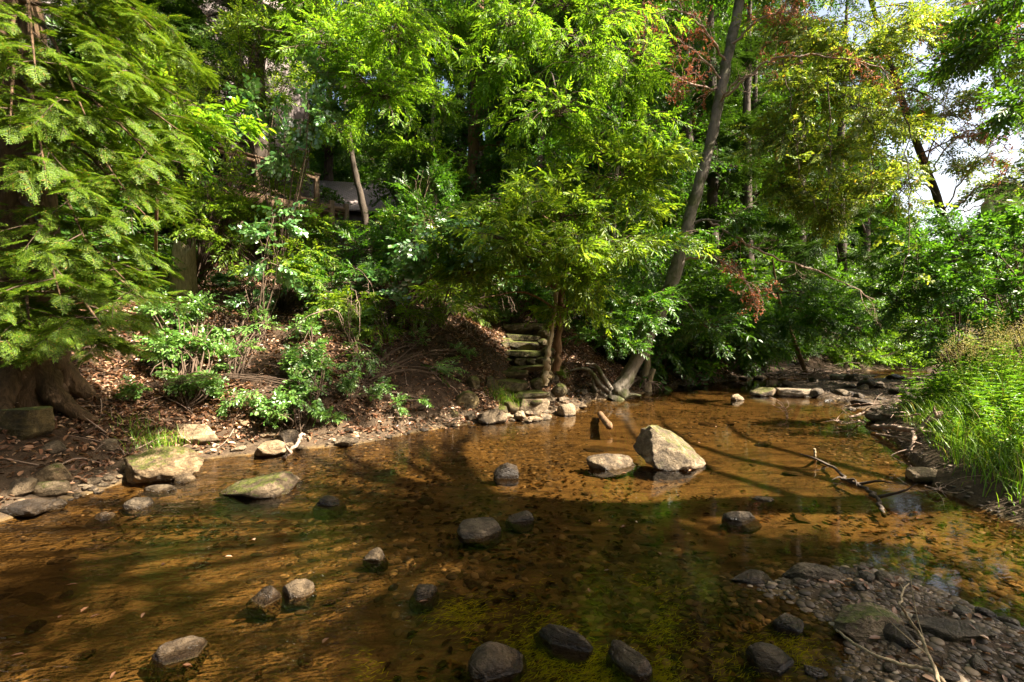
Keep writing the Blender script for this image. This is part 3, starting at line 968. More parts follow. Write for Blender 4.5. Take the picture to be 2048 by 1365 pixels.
# ------------------------------------------------------------------ right side trees
tr = tree('vine_hung_tree', 'dark crooked trunk leaning left under yellow-green vine foliage at the right', 'tree',
     [P(1920, 640, 13), P(1910, 540, 13), P(1885, 430, 12.8), P(1850, 330, 12.5), P(1800, 190, 12), P(1760, 60, 11.6), P(1700, -120, 11)], [.12, .105, .09, .08, .065, .05, .02], MAT['bark_dark'], 'beech', MAT['yellow'],
     [(*B(1620, 190, 10.3, 100, 60), .75), (*B(1720, 110, 10.3, 110, 70), .8), (*B(1640, 310, 10.4, 100, 55), .6), (*B(1740, 240, 10.2, 90, 65), .65), (*B(1560, 270, 10.6, 80, 60), .65),
      (*B(1650, 420, 10.6, 100, 45), .5), (*B(1810, 60, 10.5, 100, 50), .85), (*B(1720, 370, 10.6, 80, 55), .5), (*B(1600, 70, 10.8, 100, 50), .85), (*B(1560, 380, 11, 70, 50), .5), (*B(1800, 380, 11, 70, 50), .4), (*B(1690, -110, 10.8, 220, 90), .95), (*B(1890, 50, 11.4, 80, 40), .9), (*B(1865, 150, 12, 45, 35), .75), (*B(1980, 60, 11.6, 60, 35), .9), (*B(1830, 250, 12, 40, 35), .65), (*B(1930, 190, 12, 45, 22), .8), (*B(2000, 320, 11.6, 50, 16), .6), (*B(1900, 320, 12.5, 25, 25), .6), (*B(1960, 260, 12, 40, 14), .7), (*B(1890, 230, 12.2, 35, 20), .7), (*B(1940, 340, 12, 35, 12), .6), (*B(1990, 150, 12, 40, 20), .85)],
     1.5, 1.0, 12, limb=.25)
dead_boughs(tr, 'dead_bough', [[P(1885, 430, 12.8), P(1930, 350, 12), P(1990, 290, 11.5), P(2060, 250, 11)], [P(1890, 440, 12.8), P(1950, 380, 12), P(2040, 330, 11.5)], [P(1860, 350, 12.5), P(1900, 290, 12), P(1990, 240, 11.6), P(2060, 220, 11)],
                               [P(1850, 330, 12.5), P(1880, 250, 12), P(1900, 160, 11.6)], [P(1890, 430, 12.8), P(1930, 420, 12.2), P(1990, 400, 12)]], 41, 'bare', 12, 1.0, .022)
dead_boughs(tr, 'dead_bough', [[P(1790, 160, 12), P(1860, 110, 11), P(1950, 60, 10), P(2050, 40, 9)], [P(1840, 310, 12.4), P(1930, 270, 11.5), P(2020, 290, 10.8)]], 42, 'dry', 14, .9, .02)
rng = np.random.default_rng(31)
for k, pts in enumerate([[(1565, 120, 10), (1590, 240, 9.9), (1600, 350, 9.8), (1640, 430, 9.7)], [(1812, 200, 9.4), (1815, 330, 9.4), (1822, 450, 9.4), (1800, 570, 9.3)],
                         [(1655, 130, 9.8), (1660, 300, 9.6), (1655, 420, 9.6)], [(1700, 140, 9.6), (1745, 260, 9.5), (1740, 390, 9.5)]]):
    mb = MB()
    line = spline([P(*q) for q in pts], 16)
    line[1:-1] += rng.normal(0, .03, (14, 3))
    tube(mb, line, np.linspace(.012, .005, 16), 5, 1)
    for i in range(2, 16, 2):
        bough(mb, rng, line[i], line[i] + norm(rng.normal(0, 1, 3)) * .5, T['round'], 3, .9, .004, .05, .1, -.3, .5, .3)
    o = mb.obj('hanging_vine', [MAT['yellow'], MAT['twig']], tr, False, np.array(tr.location))

tree('stream_sapling', 'thin sapling leaning left out of the twig pile on the gravel bar', 'tree',
     [P(1614, 752, 14), P(1600, 715, 14), P(1578, 655, 14), P(1558, 600, 14), P(1545, 520, 14)], [.075, .065, .055, .045, .02], MAT['bark_brown'], 'beech', MAT['maple'],
     [(*B(1560, 650, 13.2, 60, 30), .6), (*B(1640, 640, 13, 80, 28), .7), (*B(1710, 660, 12.8, 70, 28), .7), (*B(1600, 590, 13.5, 60, 30), .8), (*B(1540, 690, 13.4, 50, 25), .5), (*B(1680, 620, 13.4, 70, 28), .8)], 1.7, 1.0, 13)

# shade tree of the near bank: stands right of the frame, its boughs hang into the top right corner and shade the stream
def shade(px, py, rx, ry, h):
    """a crown mass at height h whose shadow falls round that photo pixel of the water"""
    g = G(px, py)
    t = h / SUN.z
    gx = G(px + rx, py)[0] - g[0]
    gy = abs(G(px, py - ry)[1] - G(px, py + ry)[1]) / 2
    return g + np.array(SUN) * t, np.array([gx * .78, gy * .72, 0.35])


shb = [(1100, 1150, 190, 60, 7.5), (950, 1240, 190, 70, 7.8), (1350, 1160, 220, 60, 7.2), (1250, 1300, 300, 80, 8.0), (1600, 1200, 250, 60, 7.0), (900, 1050, 130, 30, 7.0), (870, 985, 110, 22, 7.4),
       (1200, 1040, 160, 28, 7.6), (1500, 1080, 220, 30, 7.2), (1350, 1250, 260, 60, 7.4), (1050, 1060, 140, 30, 7.8), (1750, 1180, 160, 40, 6.6), (1700, 1090, 120, 25, 6.8), (900, 1340, 160, 50, 8.4), (130, 1180, 170, 40, 8.6), (330, 1215, 80, 30, 8.6), (1850, 1300, 250, 60, 6.4), (60, 985, 140, 34, 8.4), (180, 930, 90, 22, 8.2)]
def shade_at(px, py, r, h):
    g = on_ground(px, py)
    return g + np.array(SUN) * (h / SUN.z), np.array([r, r * .8, .3])


dap = [shade_at(*q) for q in ((450, 600, .4, 9.5), (520, 740, .25, 9), (680, 760, .5, 8.6), (730, 690, .55, 9), (820, 740, .6, 8.6), (880, 690, .5, 9), (200, 850, .5, 8.6), (330, 830, .3, 8.8), (960, 740, .4, 9.2),
                              (640, 820, .3, 8.4), (790, 800, .3, 8.6), (1050, 700, .6, 9), (1045, 665, .55, 9.2), (1055, 745, .5, 9), (1020, 780, .3, 9), (980, 650, .5, 9.4), (100, 880, .6, 8.4))]
up = [(np.array(q), np.array((2.0, 2.0, .8))) for q in ((-3, -3, 7.5), (0, -2.5, 8), (3, -3, 7.5), (6, -3, 8.5), (-6, -2, 8), (-1.5, .2, 9.5), (-4.5, .8, 9.5), (1.5, -5, 6), (5, -6, 7), (-4, -6, 6.5), (9, -3, 9), (-7, -5, 6), (-8.5, 0, 8.5))]  # unseen crown masses above and behind the camera, added to screen off sky light
tree('overhanging_tree', 'tall tree whose dark leafy boughs reach in at the top right corner', 'tree',
     [np.array((9.4, 3.2, .3)), np.array((9.3, 3.1, 2.5)), np.array((9.0, 2.6, 5.5)), np.array((8.4, 1.6, 8.5)), np.array((7.6, 0.6, 11.5))], [.32, .27, .24, .18, .08], MAT['bark_grey'], 'beech', MAT['dark'],
     [(*B(1960, 110, 9.0, 60, 35), .55), (*B(2020, 220, 9.0, 40, 35), .5), (*B(1990, 20, 8.8, 60, 35), .6)] + [(*shade(*s), .7) for s in shb] + [(c, r, .8) for c, r in up + dap],
     3.4, 1.3, 14)

tree('right_bank_tree', 'leafy green tree at the right edge, its boughs crossing the patch of sky', 'tree',
     [np.array((14.2, 11.8, .4)), np.array((14.1, 11.8, 4)), np.array((13.7, 11.8, 8)), np.array((13.2, 12, 12))], [.3, .25, .2, .06], MAT['bark_dark'], 'beech', MAT['dark'],
     [(np.array(c), np.array(r), h) for c, r, h in (((13.2, 11.6, 8.8), (1.6, 1.6, .8), .7), ((11.8, 10.8, 9.6), (1.6, 1.6, .8), .8), ((14.5, 12.5, 7.2), (1.6, 1.8, .8), .6), ((13, 12.5, 5.2), (1.3, 1.4, .4), .4),
      ((15.5, 13.5, 9.5), (2, 2, .9), .8), ((14, 10, 10.5), (2, 2, .9), .9), ((16, 11.5, 6), (1.8, 1.8, .8), .5), ((12.4, 11.6, 3.6), (1.2, 1.2, .35), .3), ((17, 14, 8), (2, 2, 1), .7), ((12.6, 11.6, 11), (1.8, 1.6, .7), .95))] + [(*shade(*q), .6) for q in ((1720, 790, 130, 16, 6.2), (1800, 815, 60, 18, 6.0), (1640, 745, 120, 10, 8.0), (1470, 740, 100, 10, 9.5), (1700, 735, 90, 8, 8.6))],
     1.5, 1.2, 17)

tree('pale_far_tree', 'pale green round-topped tree far off against the sky at the right edge', 'tree',
     [np.array((33, 34, 1.5)), np.array((33, 34, 5)), np.array((33.3, 34, 10))], [.3, .25, .1], MAT['bark_dark'], 'maple', MAT['yellow'],
     [(*B(2000, 420, 33, 45, 35), .6), (*B(1985, 380, 34, 40, 35), .8), (*B(2030, 390, 34, 40, 50), .9), (*B(2010, 480, 33, 60, 40), .4), (*B(1960, 500, 33, 60, 40), .4)], 1.6, 2.2, 15)

# dark evergreens in the shade beyond the leaning tree
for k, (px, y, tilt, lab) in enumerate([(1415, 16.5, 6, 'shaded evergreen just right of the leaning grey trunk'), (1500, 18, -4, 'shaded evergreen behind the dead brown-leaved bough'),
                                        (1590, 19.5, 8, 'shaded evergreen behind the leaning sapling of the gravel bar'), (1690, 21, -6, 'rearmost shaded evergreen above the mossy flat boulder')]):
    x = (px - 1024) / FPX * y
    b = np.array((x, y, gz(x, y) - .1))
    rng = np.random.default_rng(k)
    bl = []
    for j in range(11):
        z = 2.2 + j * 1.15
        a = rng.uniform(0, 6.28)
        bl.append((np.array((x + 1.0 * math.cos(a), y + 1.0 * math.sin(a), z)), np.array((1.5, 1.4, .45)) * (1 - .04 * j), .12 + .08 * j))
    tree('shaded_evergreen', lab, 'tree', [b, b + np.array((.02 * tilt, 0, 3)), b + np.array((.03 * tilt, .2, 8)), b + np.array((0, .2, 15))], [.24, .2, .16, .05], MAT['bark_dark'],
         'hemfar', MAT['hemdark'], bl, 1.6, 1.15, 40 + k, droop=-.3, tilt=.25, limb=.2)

# the wood behind: two trees built once, then copied
def forest_tree(seed):
    rng = np.random.default_rng(seed)
    bl = []
    for j in range(24):
        z = 1.6 + 16 * (j / 24)
        a, r = rng.uniform(0, 6.28), rng.uniform(.8, 2.6)
        bl.append((np.array((r * math.cos(a), r * math.sin(a), z)), np.array((1.7, 1.7, .9)) * rng.uniform(.8, 1.2), min(.98, .1 + .036 * j)))
    return tree('forest_tree', 'leafy tree of the wood behind the far bank', 'tree', [np.zeros(3), np.array((.1, .1, 5)), np.array((-.2, .1, 11)), np.array((.1, 0, 17))], [.26, .22, .15, .05],
                MAT['bark_dark'], 'maple', MAT['dark'], bl, 1.3, 1.55, seed, 'trees of the wood behind the far bank')


def copy_tree(o):
    c = o.copy()
    COL.objects.link(c)
    for ch in list(o.children):
        d = ch.copy()
        COL.objects.link(d)
        d.parent = c
    return c


protos = [forest_tree(60), forest_tree(61)]
used = [False, False]
rng = np.random.default_rng(9)
spots = [(-13, 21), (-9.5, 25), (-2.4, 22), (-1.5, 18.5), (1.8, 17.5), (4.2, 20), (0.5, 23), (6.5, 24), (9.5, 25), (12.5, 26), (3.5, 27), (-6, 29), (-14, 30), (-20, 24), (-11, 14.5), (-15, 12), (-18, 17),
         (15.5, 27), (18.5, 30), (8, 31), (0, 32), (13, 34), (-10, 37), (20, 36), (24, 33), (-24, 34), (5.5, 37), (2.5, 22), (7.5, 20.5), (11, 22), (10.5, 29), (16.5, 32), (-17, 20)]
for i, (x, y) in enumerate(spots):
    k = i % 2
    o = protos[k] if not used[k] else copy_tree(protos[k])
    used[k] = True
    s = rng.uniform(.85, 1.15)
    o.location = (x, y, gz(x, y) - .1)
    o.rotation_euler = (0, 0, rng.uniform(0, 6.28))
    o.scale = (s, s, s)

def understory(seed):
    rng = np.random.default_rng(seed)
    bl = [(np.array((rng.normal(0, .9), rng.normal(0, .9), z)), np.array((1.2, 1.2, .5))) for z in (.4, .7, 1.1, 1.5, 1.9, 2.4, 2.9)]
    return shrub('understory_shrub', 'shaded leafy shrub of the undergrowth in the wood behind the far bank', 'shrub', np.zeros(3), 1, 'beech', MAT['dark'], bl, 1.1, 1.5, seed, 'undergrowth of the wood', stem_r=.02)


protos = [understory(70), understory(71)]
used = [False, False]
spots = [(-2.2, 14.5), (-.6, 13.4), (1.0, 14.2), (2.4, 13.6), (3.6, 15.2), (-1, 16.2), (.8, 16.8), (2.6, 17), (4.8, 17.2), (6.5, 17.5), (8.2, 18.6), (10, 20), (12, 21.5),
         (6, 20), (9, 23), (14, 24.5), (17, 25), (19.5, 26), (22, 27), (13.5, 13.5), (15.5, 12.5), (12.5, 12), (17, 15), (19, 17), (14.5, 10.5), (22, 19), (12, 9.8), (-9, 12.2), (-9.8, 9.8), (-8.2, 10.8), (-11, 11), (-7.6, 9.0), (5.6, 14.6), (6.9, 15.6), (8.4, 16.8), (10.2, 18.2), (11.8, 19.4), (4.2, 13.6), (7.6, 18.4), (9.6, 21), (13.2, 20.8)]
for i, (x, y) in enumerate(spots):
    k = i % 2
    o = protos[k] if not used[k] else copy_tree(protos[k])
    used[k] = True
    s = rng.uniform(.8, 1.25)
    o.location = (x, y, gz(x, y) - .1)
    o.rotation_euler = (0, 0, rng.uniform(0, 6.28))
    o.scale = (s, s, s * rng.uniform(.8, 1.2))

# the far wood that closes the view, one mass
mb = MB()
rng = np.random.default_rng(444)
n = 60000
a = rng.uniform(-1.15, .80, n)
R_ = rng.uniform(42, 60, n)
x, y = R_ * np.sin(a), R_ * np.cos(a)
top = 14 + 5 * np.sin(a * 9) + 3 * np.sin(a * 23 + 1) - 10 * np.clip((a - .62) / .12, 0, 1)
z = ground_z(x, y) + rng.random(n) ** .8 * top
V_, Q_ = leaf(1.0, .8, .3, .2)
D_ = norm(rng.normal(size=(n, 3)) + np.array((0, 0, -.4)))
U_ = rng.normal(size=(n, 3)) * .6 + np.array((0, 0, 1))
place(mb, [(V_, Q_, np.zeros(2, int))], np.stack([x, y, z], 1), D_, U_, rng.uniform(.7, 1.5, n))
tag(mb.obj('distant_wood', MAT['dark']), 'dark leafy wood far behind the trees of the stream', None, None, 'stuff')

mb = MB()  # unseen ring of leaves behind the camera, added to cut low sky light
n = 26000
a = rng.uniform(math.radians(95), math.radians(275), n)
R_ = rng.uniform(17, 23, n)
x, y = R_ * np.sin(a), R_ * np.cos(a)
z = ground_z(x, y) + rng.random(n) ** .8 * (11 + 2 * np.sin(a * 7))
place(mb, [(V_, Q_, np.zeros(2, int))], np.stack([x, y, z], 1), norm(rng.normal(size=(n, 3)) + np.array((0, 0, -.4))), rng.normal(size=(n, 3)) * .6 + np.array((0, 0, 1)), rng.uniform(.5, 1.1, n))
tag(mb.obj('sky_block_wood', MAT['dark']), 'unseen leafy wood behind the camera, added to block sky light', None, None, 'stuff')

# ------------------------------------------------------------------ shrubs and climbers of the far bank
S = shrub
S('leafy_climber', 'fresh green heart-leaved climber over the bank below the broken stump', 'climber', on_ground(375, 815), 5, 'ivy', MAT['ivy'],
  [BG(345, 630, 44, 42, .6), BG(395, 690, 34, 44, .6), BG(365, 750, 36, 42, .5), BG(300, 620, 34, 28, .6), BG(395, 775, 28, 30, .4), BG(340, 690, 38, 44, .7), BG(320, 590, 34, 26, .6), BG(385, 610, 36, 28, .7), BG(420, 650, 26, 30, .5)], 2.6, .8, 1, tilt=.6, spread=.06, droop=-.3)
S('leafy_climber', 'fresh green climber in a tall clump on sunny leaf litter, left of centre', 'climber', on_ground(595, 855), 5, 'ivy', MAT['ivy'],
  [BG(620, 655, 24, 36), BG(608, 712, 32, 42), BG(580, 790, 36, 36), BG(635, 780, 24, 30), BG(600, 750, 34, 38), BG(560, 820, 26, 22), BG(640, 720, 22, 30)], 2.4, .78, 2, tilt=.6, spread=.06, droop=-.3)
S('bittersweet_vine', 'bittersweet with pale shining round leaves in front of the house wall', 'climber', P(560, 520, 9), 3, 'round', MAT['round'],
  [B(530, 210, 8.4, 70, 28), B(620, 225, 8.4, 50, 35), B(568, 300, 8.4, 22, 45), B(470, 225, 8.4, 40, 28), B(650, 160, 8.6, 60, 35)], .75, 1.1, 3, tilt=.6, droop=-.35)
S('bittersweet_vine', 'bittersweet with rounded leaves hanging right of the broken stump', 'climber', on_ground(520, 680), 4, 'round', MAT['round'],
  [BG(500, 600, 50, 45, .6), B(540, 500, 7.6, 40, 45), BG(475, 560, 35, 30, .6), B(555, 430, 8, 45, 35)], 1.6, 1.0, 4, tilt=.6, droop=-.35)
S('bittersweet_vine', 'bittersweet with round whitish leaves left of the yellow-green streamside tree', 'climber', on_ground(880, 640), 4, 'round', MAT['round'],
  [B(900, 465, 7.8, 65, 40), B(850, 500, 7.8, 50, 35), B(940, 500, 7.7, 45, 30)], 1.9, 1.05, 5, tilt=.55, droop=-.3)
S('bittersweet_vine', 'bittersweet with dull green round leaves hanging over the shaded bank', 'climber', on_ground(790, 660), 4, 'round', MAT['round'],
  [BG(765, 590, 55, 40, .9), BG(790, 545, 45, 30, 1.2), BG(720, 570, 40, 35, .9)], 1.7, 1.0, 6, tilt=.55, droop=-.3)
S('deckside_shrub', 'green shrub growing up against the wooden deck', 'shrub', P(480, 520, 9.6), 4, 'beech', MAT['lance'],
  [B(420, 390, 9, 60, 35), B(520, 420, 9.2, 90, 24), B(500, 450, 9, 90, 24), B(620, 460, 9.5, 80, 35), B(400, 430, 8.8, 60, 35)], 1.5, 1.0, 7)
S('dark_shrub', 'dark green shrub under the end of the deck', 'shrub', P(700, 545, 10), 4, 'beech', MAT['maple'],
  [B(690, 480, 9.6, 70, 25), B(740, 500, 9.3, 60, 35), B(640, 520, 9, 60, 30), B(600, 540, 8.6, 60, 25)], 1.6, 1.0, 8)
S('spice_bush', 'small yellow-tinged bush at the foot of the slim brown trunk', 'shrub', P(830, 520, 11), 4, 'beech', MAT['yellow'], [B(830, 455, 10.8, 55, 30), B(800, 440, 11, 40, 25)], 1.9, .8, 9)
S('bank_shrub', 'low shrub with narrow leaves on the shaded bank left of the stair', 'shrub', on_ground(850, 660), 5, 'lance', MAT['lance'],
  [BG(830, 560, 90, 30, .9), BG(890, 600, 70, 22, .7), BG(800, 640, 60, 20, .5), BG(960, 590, 60, 25, .8), BG(700, 620, 60, 22, .6)], 1.4, .9, 10)
S('bank_shrub', 'shaded shrub on the bank between the stair and the leaning tree', 'shrub', on_ground(1230, 720), 5, 'beech', MAT['maple'],
  [B(1230, 620, 9.6, 70, 35), B(1290, 640, 9.8, 60, 30), B(1200, 670, 9.4, 50, 25), B(1260, 690, 9.6, 50, 20)], 1.6, .8, 11)
S('bank_shrub', 'leafy shrub in the shade right of the leaning tree', 'shrub', on_ground(1400, 735), 5, 'beech', MAT['maple'],
  [B(1430, 640, 12.5, 50, 30), B(1460, 600, 13, 60, 30), B(1400, 690, 12.2, 35, 18), B(1480, 660, 13.4, 50, 25)], 1.5, .9, 12)
S('broadleaf_sapling', 'broad-leaved green sapling reaching in from the right edge above the weeds', 'shrub', np.array((8.2, 7.4, .5)), 6, 'maple', MAT['maple'],
  [B(1990, 500, 7.4, 70, 50), B(1960, 590, 7.6, 80, 45), B(2040, 560, 6.6, 60, 60), B(2030, 640, 6.8, 60, 40), B(2060, 440, 7.2, 60, 40)], 1.7, 1.1, 13)
S('bankside_bush', 'green bush spreading over the stream bend below the crooked dark trunk', 'shrub', np.array((10.6, 11.5, .4)), 6, 'beech', MAT['maple'],
  [B(1840, 520, 10.8, 90, 50), B(1900, 590, 10.6, 90, 45), B(1790, 590, 11.5, 80, 45), B(1860, 660, 10.4, 80, 30), B(1930, 460, 10.8, 80, 45), B(1790, 470, 11.5, 70, 40)], 1.7, 1.1, 14)
S('sunlit_thicket', 'bright sunlit thicket on the far shore beyond the stream bend', 'shrub', np.array((16.5, 19.5, .4)), 6, 'beech', MAT['ash'],
  [B(1790, 690, 19, 70, 22), B(1850, 680, 19.5, 70, 28), B(1740, 670, 19.5, 60, 28), B(1900, 700, 19, 60, 20), B(1820, 640, 20.5, 90, 30), B(1740, 714, 18.2, 60, 13), B(1810, 712, 18.8, 60, 14), B(1690, 716, 17.6, 50, 13), B(1870, 716, 18.6, 50, 12), B(1770, 700, 19.4, 80, 18)], 1.9, 1.2, 15)
S('far_thicket', 'shaded thicket under the evergreens beyond the gravel bar', 'shrub', np.array((10.5, 19, .6)), 6, 'beech', MAT['dark'],
  [B(1600, 690, 18, 90, 22), B(1690, 690, 18, 80, 25), B(1520, 690, 17, 70, 22), B(1660, 600, 19, 120, 50)], 1.6, 1.2, 16)
for k, (px, py, r, lab) in enumerate([(690, 770, 34, 'low pale herb growing in sunny litter right of the tall green climber'), (735, 800, 30, 'low herb with long leaves nearest the mossy round stone'),
                                      (470, 815, 42, 'low green herb between the two fresh green climbers'), (545, 850, 34, 'low herb over the pale waterside cobbles'), (1010, 640, 30, 'small dark fern-like herb left of the stair head'),
                                      (790, 820, 30, 'small herb over the waterside pebbles left of the mossy round stone'), (660, 845, 30, 'little herb by the white rounded waterside stone')]):
    g = on_ground(px, py + r * .6)
    S('low_herb', lab, 'herb', g, 4, 'ivy' if k % 2 else 'lance', MAT['ivy'], [(g + np.array((0, 0, r * g[1] / FPX * .9)), np.array((1, .8, .7)) * r * .8 * g[1] / FPX)], 1.3, .5, 30 + k, stem_r=.004, tilt=.6, spread=.03)

S('bank_thicket', 'dense green thicket along the top of the shaded bank, left of the yellow-green streamside tree', 'shrub', on_ground(800, 600), 6, 'beech', MAT['maple'],
  [B(790, 460, 10, 70, 30), B(860, 420, 10.5, 90, 40), B(820, 500, 9.4, 100, 35), B(930, 430, 10, 70, 40), B(700, 540, 9, 80, 30), B(640, 570, 8.6, 70, 25), B(900, 540, 9, 80, 30), B(860, 360, 11, 70, 40)], 1.3, 1.0, 50)
S('bank_thicket', 'green thicket with bright tips under the deck, right of the broken stump', 'shrub', on_ground(560, 620), 6, 'lance', MAT['lance'],
  [B(560, 540, 8.2, 70, 30), B(620, 500, 8.8, 70, 30), B(680, 600, 8, 60, 22), B(470, 480, 8.8, 60, 28), B(600, 450, 9.6, 80, 30)], 1.2, .95, 51)
S('bank_thicket', 'green thicket behind the stair head under the yellow-green tree', 'shrub', on_ground(1080, 650), 6, 'beech', MAT['maple'],
  [B(1060, 590, 11, 80, 30), B(1140, 600, 11.2, 80, 30), B(1000, 560, 11, 80, 35), B(1220, 580, 11.4, 80, 35), B(1100, 530, 11.8, 110, 35)], 1.3, 1.0, 52)
S('bank_brush', 'thin straggling brush over sunny litter left of the tall green climber', 'shrub', on_ground(470, 760), 6, 'lance', MAT['ivy'],
  [BG(520, 650, 30, 20, .5), BG(440, 620, 30, 20, .5), BG(480, 700, 26, 20, .4), BG(530, 590, 30, 22, .6)], .6, .75, 54, tilt=.6)
S('bank_brush', 'thin straggling brush on the bank right of the tall green climber', 'shrub', on_ground(720, 760), 6, 'lance', MAT['ivy'],
  [BG(720, 700, 40, 22, .4), BG(690, 650, 40, 20, .5), BG(780, 720, 40, 18, .3), BG(850, 680, 40, 18, .4), BG(880, 740, 40, 18, .3), BG(660, 600, 30, 22, .6)], .6, .75, 55, tilt=.6)
S('leafy_sapling', 'leafy sapling hiding the left part of the house wall', 'shrub', np.array((-7.3, 11.2, 2.6)), 4, 'beech', MAT['lance'],
  [B(400, 210, 10, 60, 45), B(370, 290, 10, 55, 40), B(450, 140, 10.2, 70, 35), B(540, 90, 10.4, 80, 35), B(350, 120, 10.5, 80, 60), B(470, 320, 9.4, 40, 22), B(545, 365, 9.4, 40, 16), B(590, 290, 9.4, 30, 30), B(605, 335, 9.4, 36, 16), B(500, 355, 9.2, 40, 16), B(560, 170, 9.8, 60, 45), B(520, 60, 10, 80, 45)], 1.1, .9, 53)

S('overhanging_brush', 'fine-leaved brush hanging over the shaded bank between the tall climber and the stair', 'shrub', on_ground(760, 600), 6, 'lance', MAT['lance'],
  [BG(700, 615, 70, 26, 1.0), BG(640, 560, 60, 30, 1.2), BG(850, 625, 80, 20, 1.0), BG(960, 625, 50, 18, .8), BG(770, 660, 50, 16, .7)], 1.0, .8, 57, droop=-.25)
S('rooted_shoots', 'thin green shoots spreading over the litter above the pale waterside cobbles', 'shrub', on_ground(690, 790), 7, 'ivy', MAT['ivy'],
  [BG(690, 740, 40, 18, .3), BG(760, 770, 36, 14, .3), BG(840, 800, 36, 12, .3), BG(500, 790, 36, 18, .3), BG(450, 720, 30, 20, .3), BG(930, 700, 30, 14, .3), BG(250, 780, 30, 14, .3)], .8, .6, 58, tilt=.6, spread=.1, stem_r=.005)

# dead arching canes on the shaded bank
rng = np.random.default_rng(55)
for k, (px, py) in enumerate([(620, 610), (690, 640), (760, 660), (830, 670), (560, 600), (900, 660), (700, 690), (960, 640)]):
    mb = MB()
    g = on_ground(px, py)
    for j in range(4):
        a = rng.uniform(0, 6.28)
        h, w = rng.uniform(.4, .9), rng.uniform(.4, .9)
        q = [g + np.array((0, 0, -.03)), g + np.array((math.cos(a) * w * .3, math.sin(a) * w * .3 - .1, h)), g + np.array((math.cos(a) * w, math.sin(a) * w - .25, h * .75)), g + np.array((math.cos(a) * w * 1.3, math.sin(a) * w * 1.3 - .4, h * .2))]
        ln = spline(q, 14)
        ln[1:-1] += rng.normal(0, .018, (12, 3))
        tube(mb, ln, np.linspace(.0055, .002, 14), 4, 0)
        place(mb, T['bare'], [q[2]], [norm(q[3] - q[2] + rng.normal(0, .2, 3))], [(0, 0, 1)], [.8], 0, 0)
    o = mb.obj('bramble_cane', MAT['deadtwig'], None, False, g)
    tag(o, 'tangle of bare arching brown canes on the shaded bank', 'canes', 'bare cane tangles on the shaded bank')


# ------------------------------------------------------------------ house, deck, outbuilding
def siding_mat():
    m, n, l, out = new_mat("house_siding")
    tc = n.new("ShaderNodeTexCoord")
    w = n.new("ShaderNodeTexWave")
    w.wave_profile = 'SAW'
    w.bands_direction = 'Z'
    w.inputs["Scale"].default_value = 1.2
    l.new(tc.outputs["Object"], w.inputs[0])
    f = noise_tex(n, l, tc.outputs["Object"], 3, 5)
    b = n.new("ShaderNodeBsdfPrincipled")
    b.inputs["Roughness"].default_value = 0.7
    l.new(ramp(n, l, f, [(0.3, (0.11, 0.088, 0.082)), (0.7, (0.17, 0.138, 0.13))]), b.inputs["Base Color"])
    l.new(bump(n, l, w.outputs[1], 0.5, 0.02), b.inputs["Normal"])
    l.new(b.outputs[0], out.inputs[0])
    return m


def shingle_mat():
    m, n, l, out = new_mat("roof_shingle")
    tc = n.new("ShaderNodeTexCoord")
    br = n.new("ShaderNodeTexBrick")
    br.inputs["Scale"].default_value = 2.6
    br.inputs["Color1"].default_value = (0.30, 0.24, 0.22, 1)
    br.inputs["Color2"].default_value = (0.38, 0.31, 0.29, 1)
    br.inputs["Mortar"].default_value = (0.14, 0.11, 0.10, 1)
    l.new(tc.outputs["Object"], br.inputs[0])
    b = n.new("ShaderNodeBsdfPrincipled")
    b.inputs["Roughness"].default_value = 0.9
    l.new(br.outputs[0], b.inputs["Base Color"])
    l.new(b.outputs[0], out.inputs[0])
    return m


SID, SHG = siding_mat(), shingle_mat()
ang = math.atan2(2.2, 1.54)
hx, hy = -6.9, 16.6
house = thing('brown_house', (hx, hy, 3.0), 'brown-grey house wall half hidden behind the deck and vines', 'house', None, ang)
mb = MB(); box(mb, (-5.5, 3.0, 4.0), (11, 6, 9)); mb.obj('wall', SID, house)
mb = MB()
for y0, y1, z0, z1 in ((-.4, 3, 8.4, 11.0), (3, 6.4, 11.0, 8.4)):
    mb.add([(-11.4, y0, z0), (.4, y0, z0), (.4, y1, z1), (-11.4, y1, z1), (-11.4, y0, z0 + .18), (.4, y0, z0 + .18), (.4, y1, z1 + .18), (-11.4, y1, z1 + .18)],
           [(0, 3, 2, 1), (4, 5, 6, 7), (0, 1, 5, 4), (2, 3, 7, 6), (0, 4, 7, 3), (1, 2, 6, 5)])
mb.obj('roof', SHG, house)
mb = MB(); box(mb, (-3.2, -.03, 2.9), (1.1, .08, 1.9)); f = mb.obj('window', MAT['deckwood'], house)
gm, n_, l_, o_ = new_mat("window_glass")
b_ = n_.new("ShaderNodeBsdfPrincipled"); b_.inputs["Base Color"].default_value = (.02, .025, .03, 1); b_.inputs["Roughness"].default_value = .05
l_.new(b_.outputs[0], o_.inputs[0])
mb = MB(); box(mb, (-3.2, -.075, 2.9), (.94, .02, 1.74)); mb.obj('pane', gm, f)

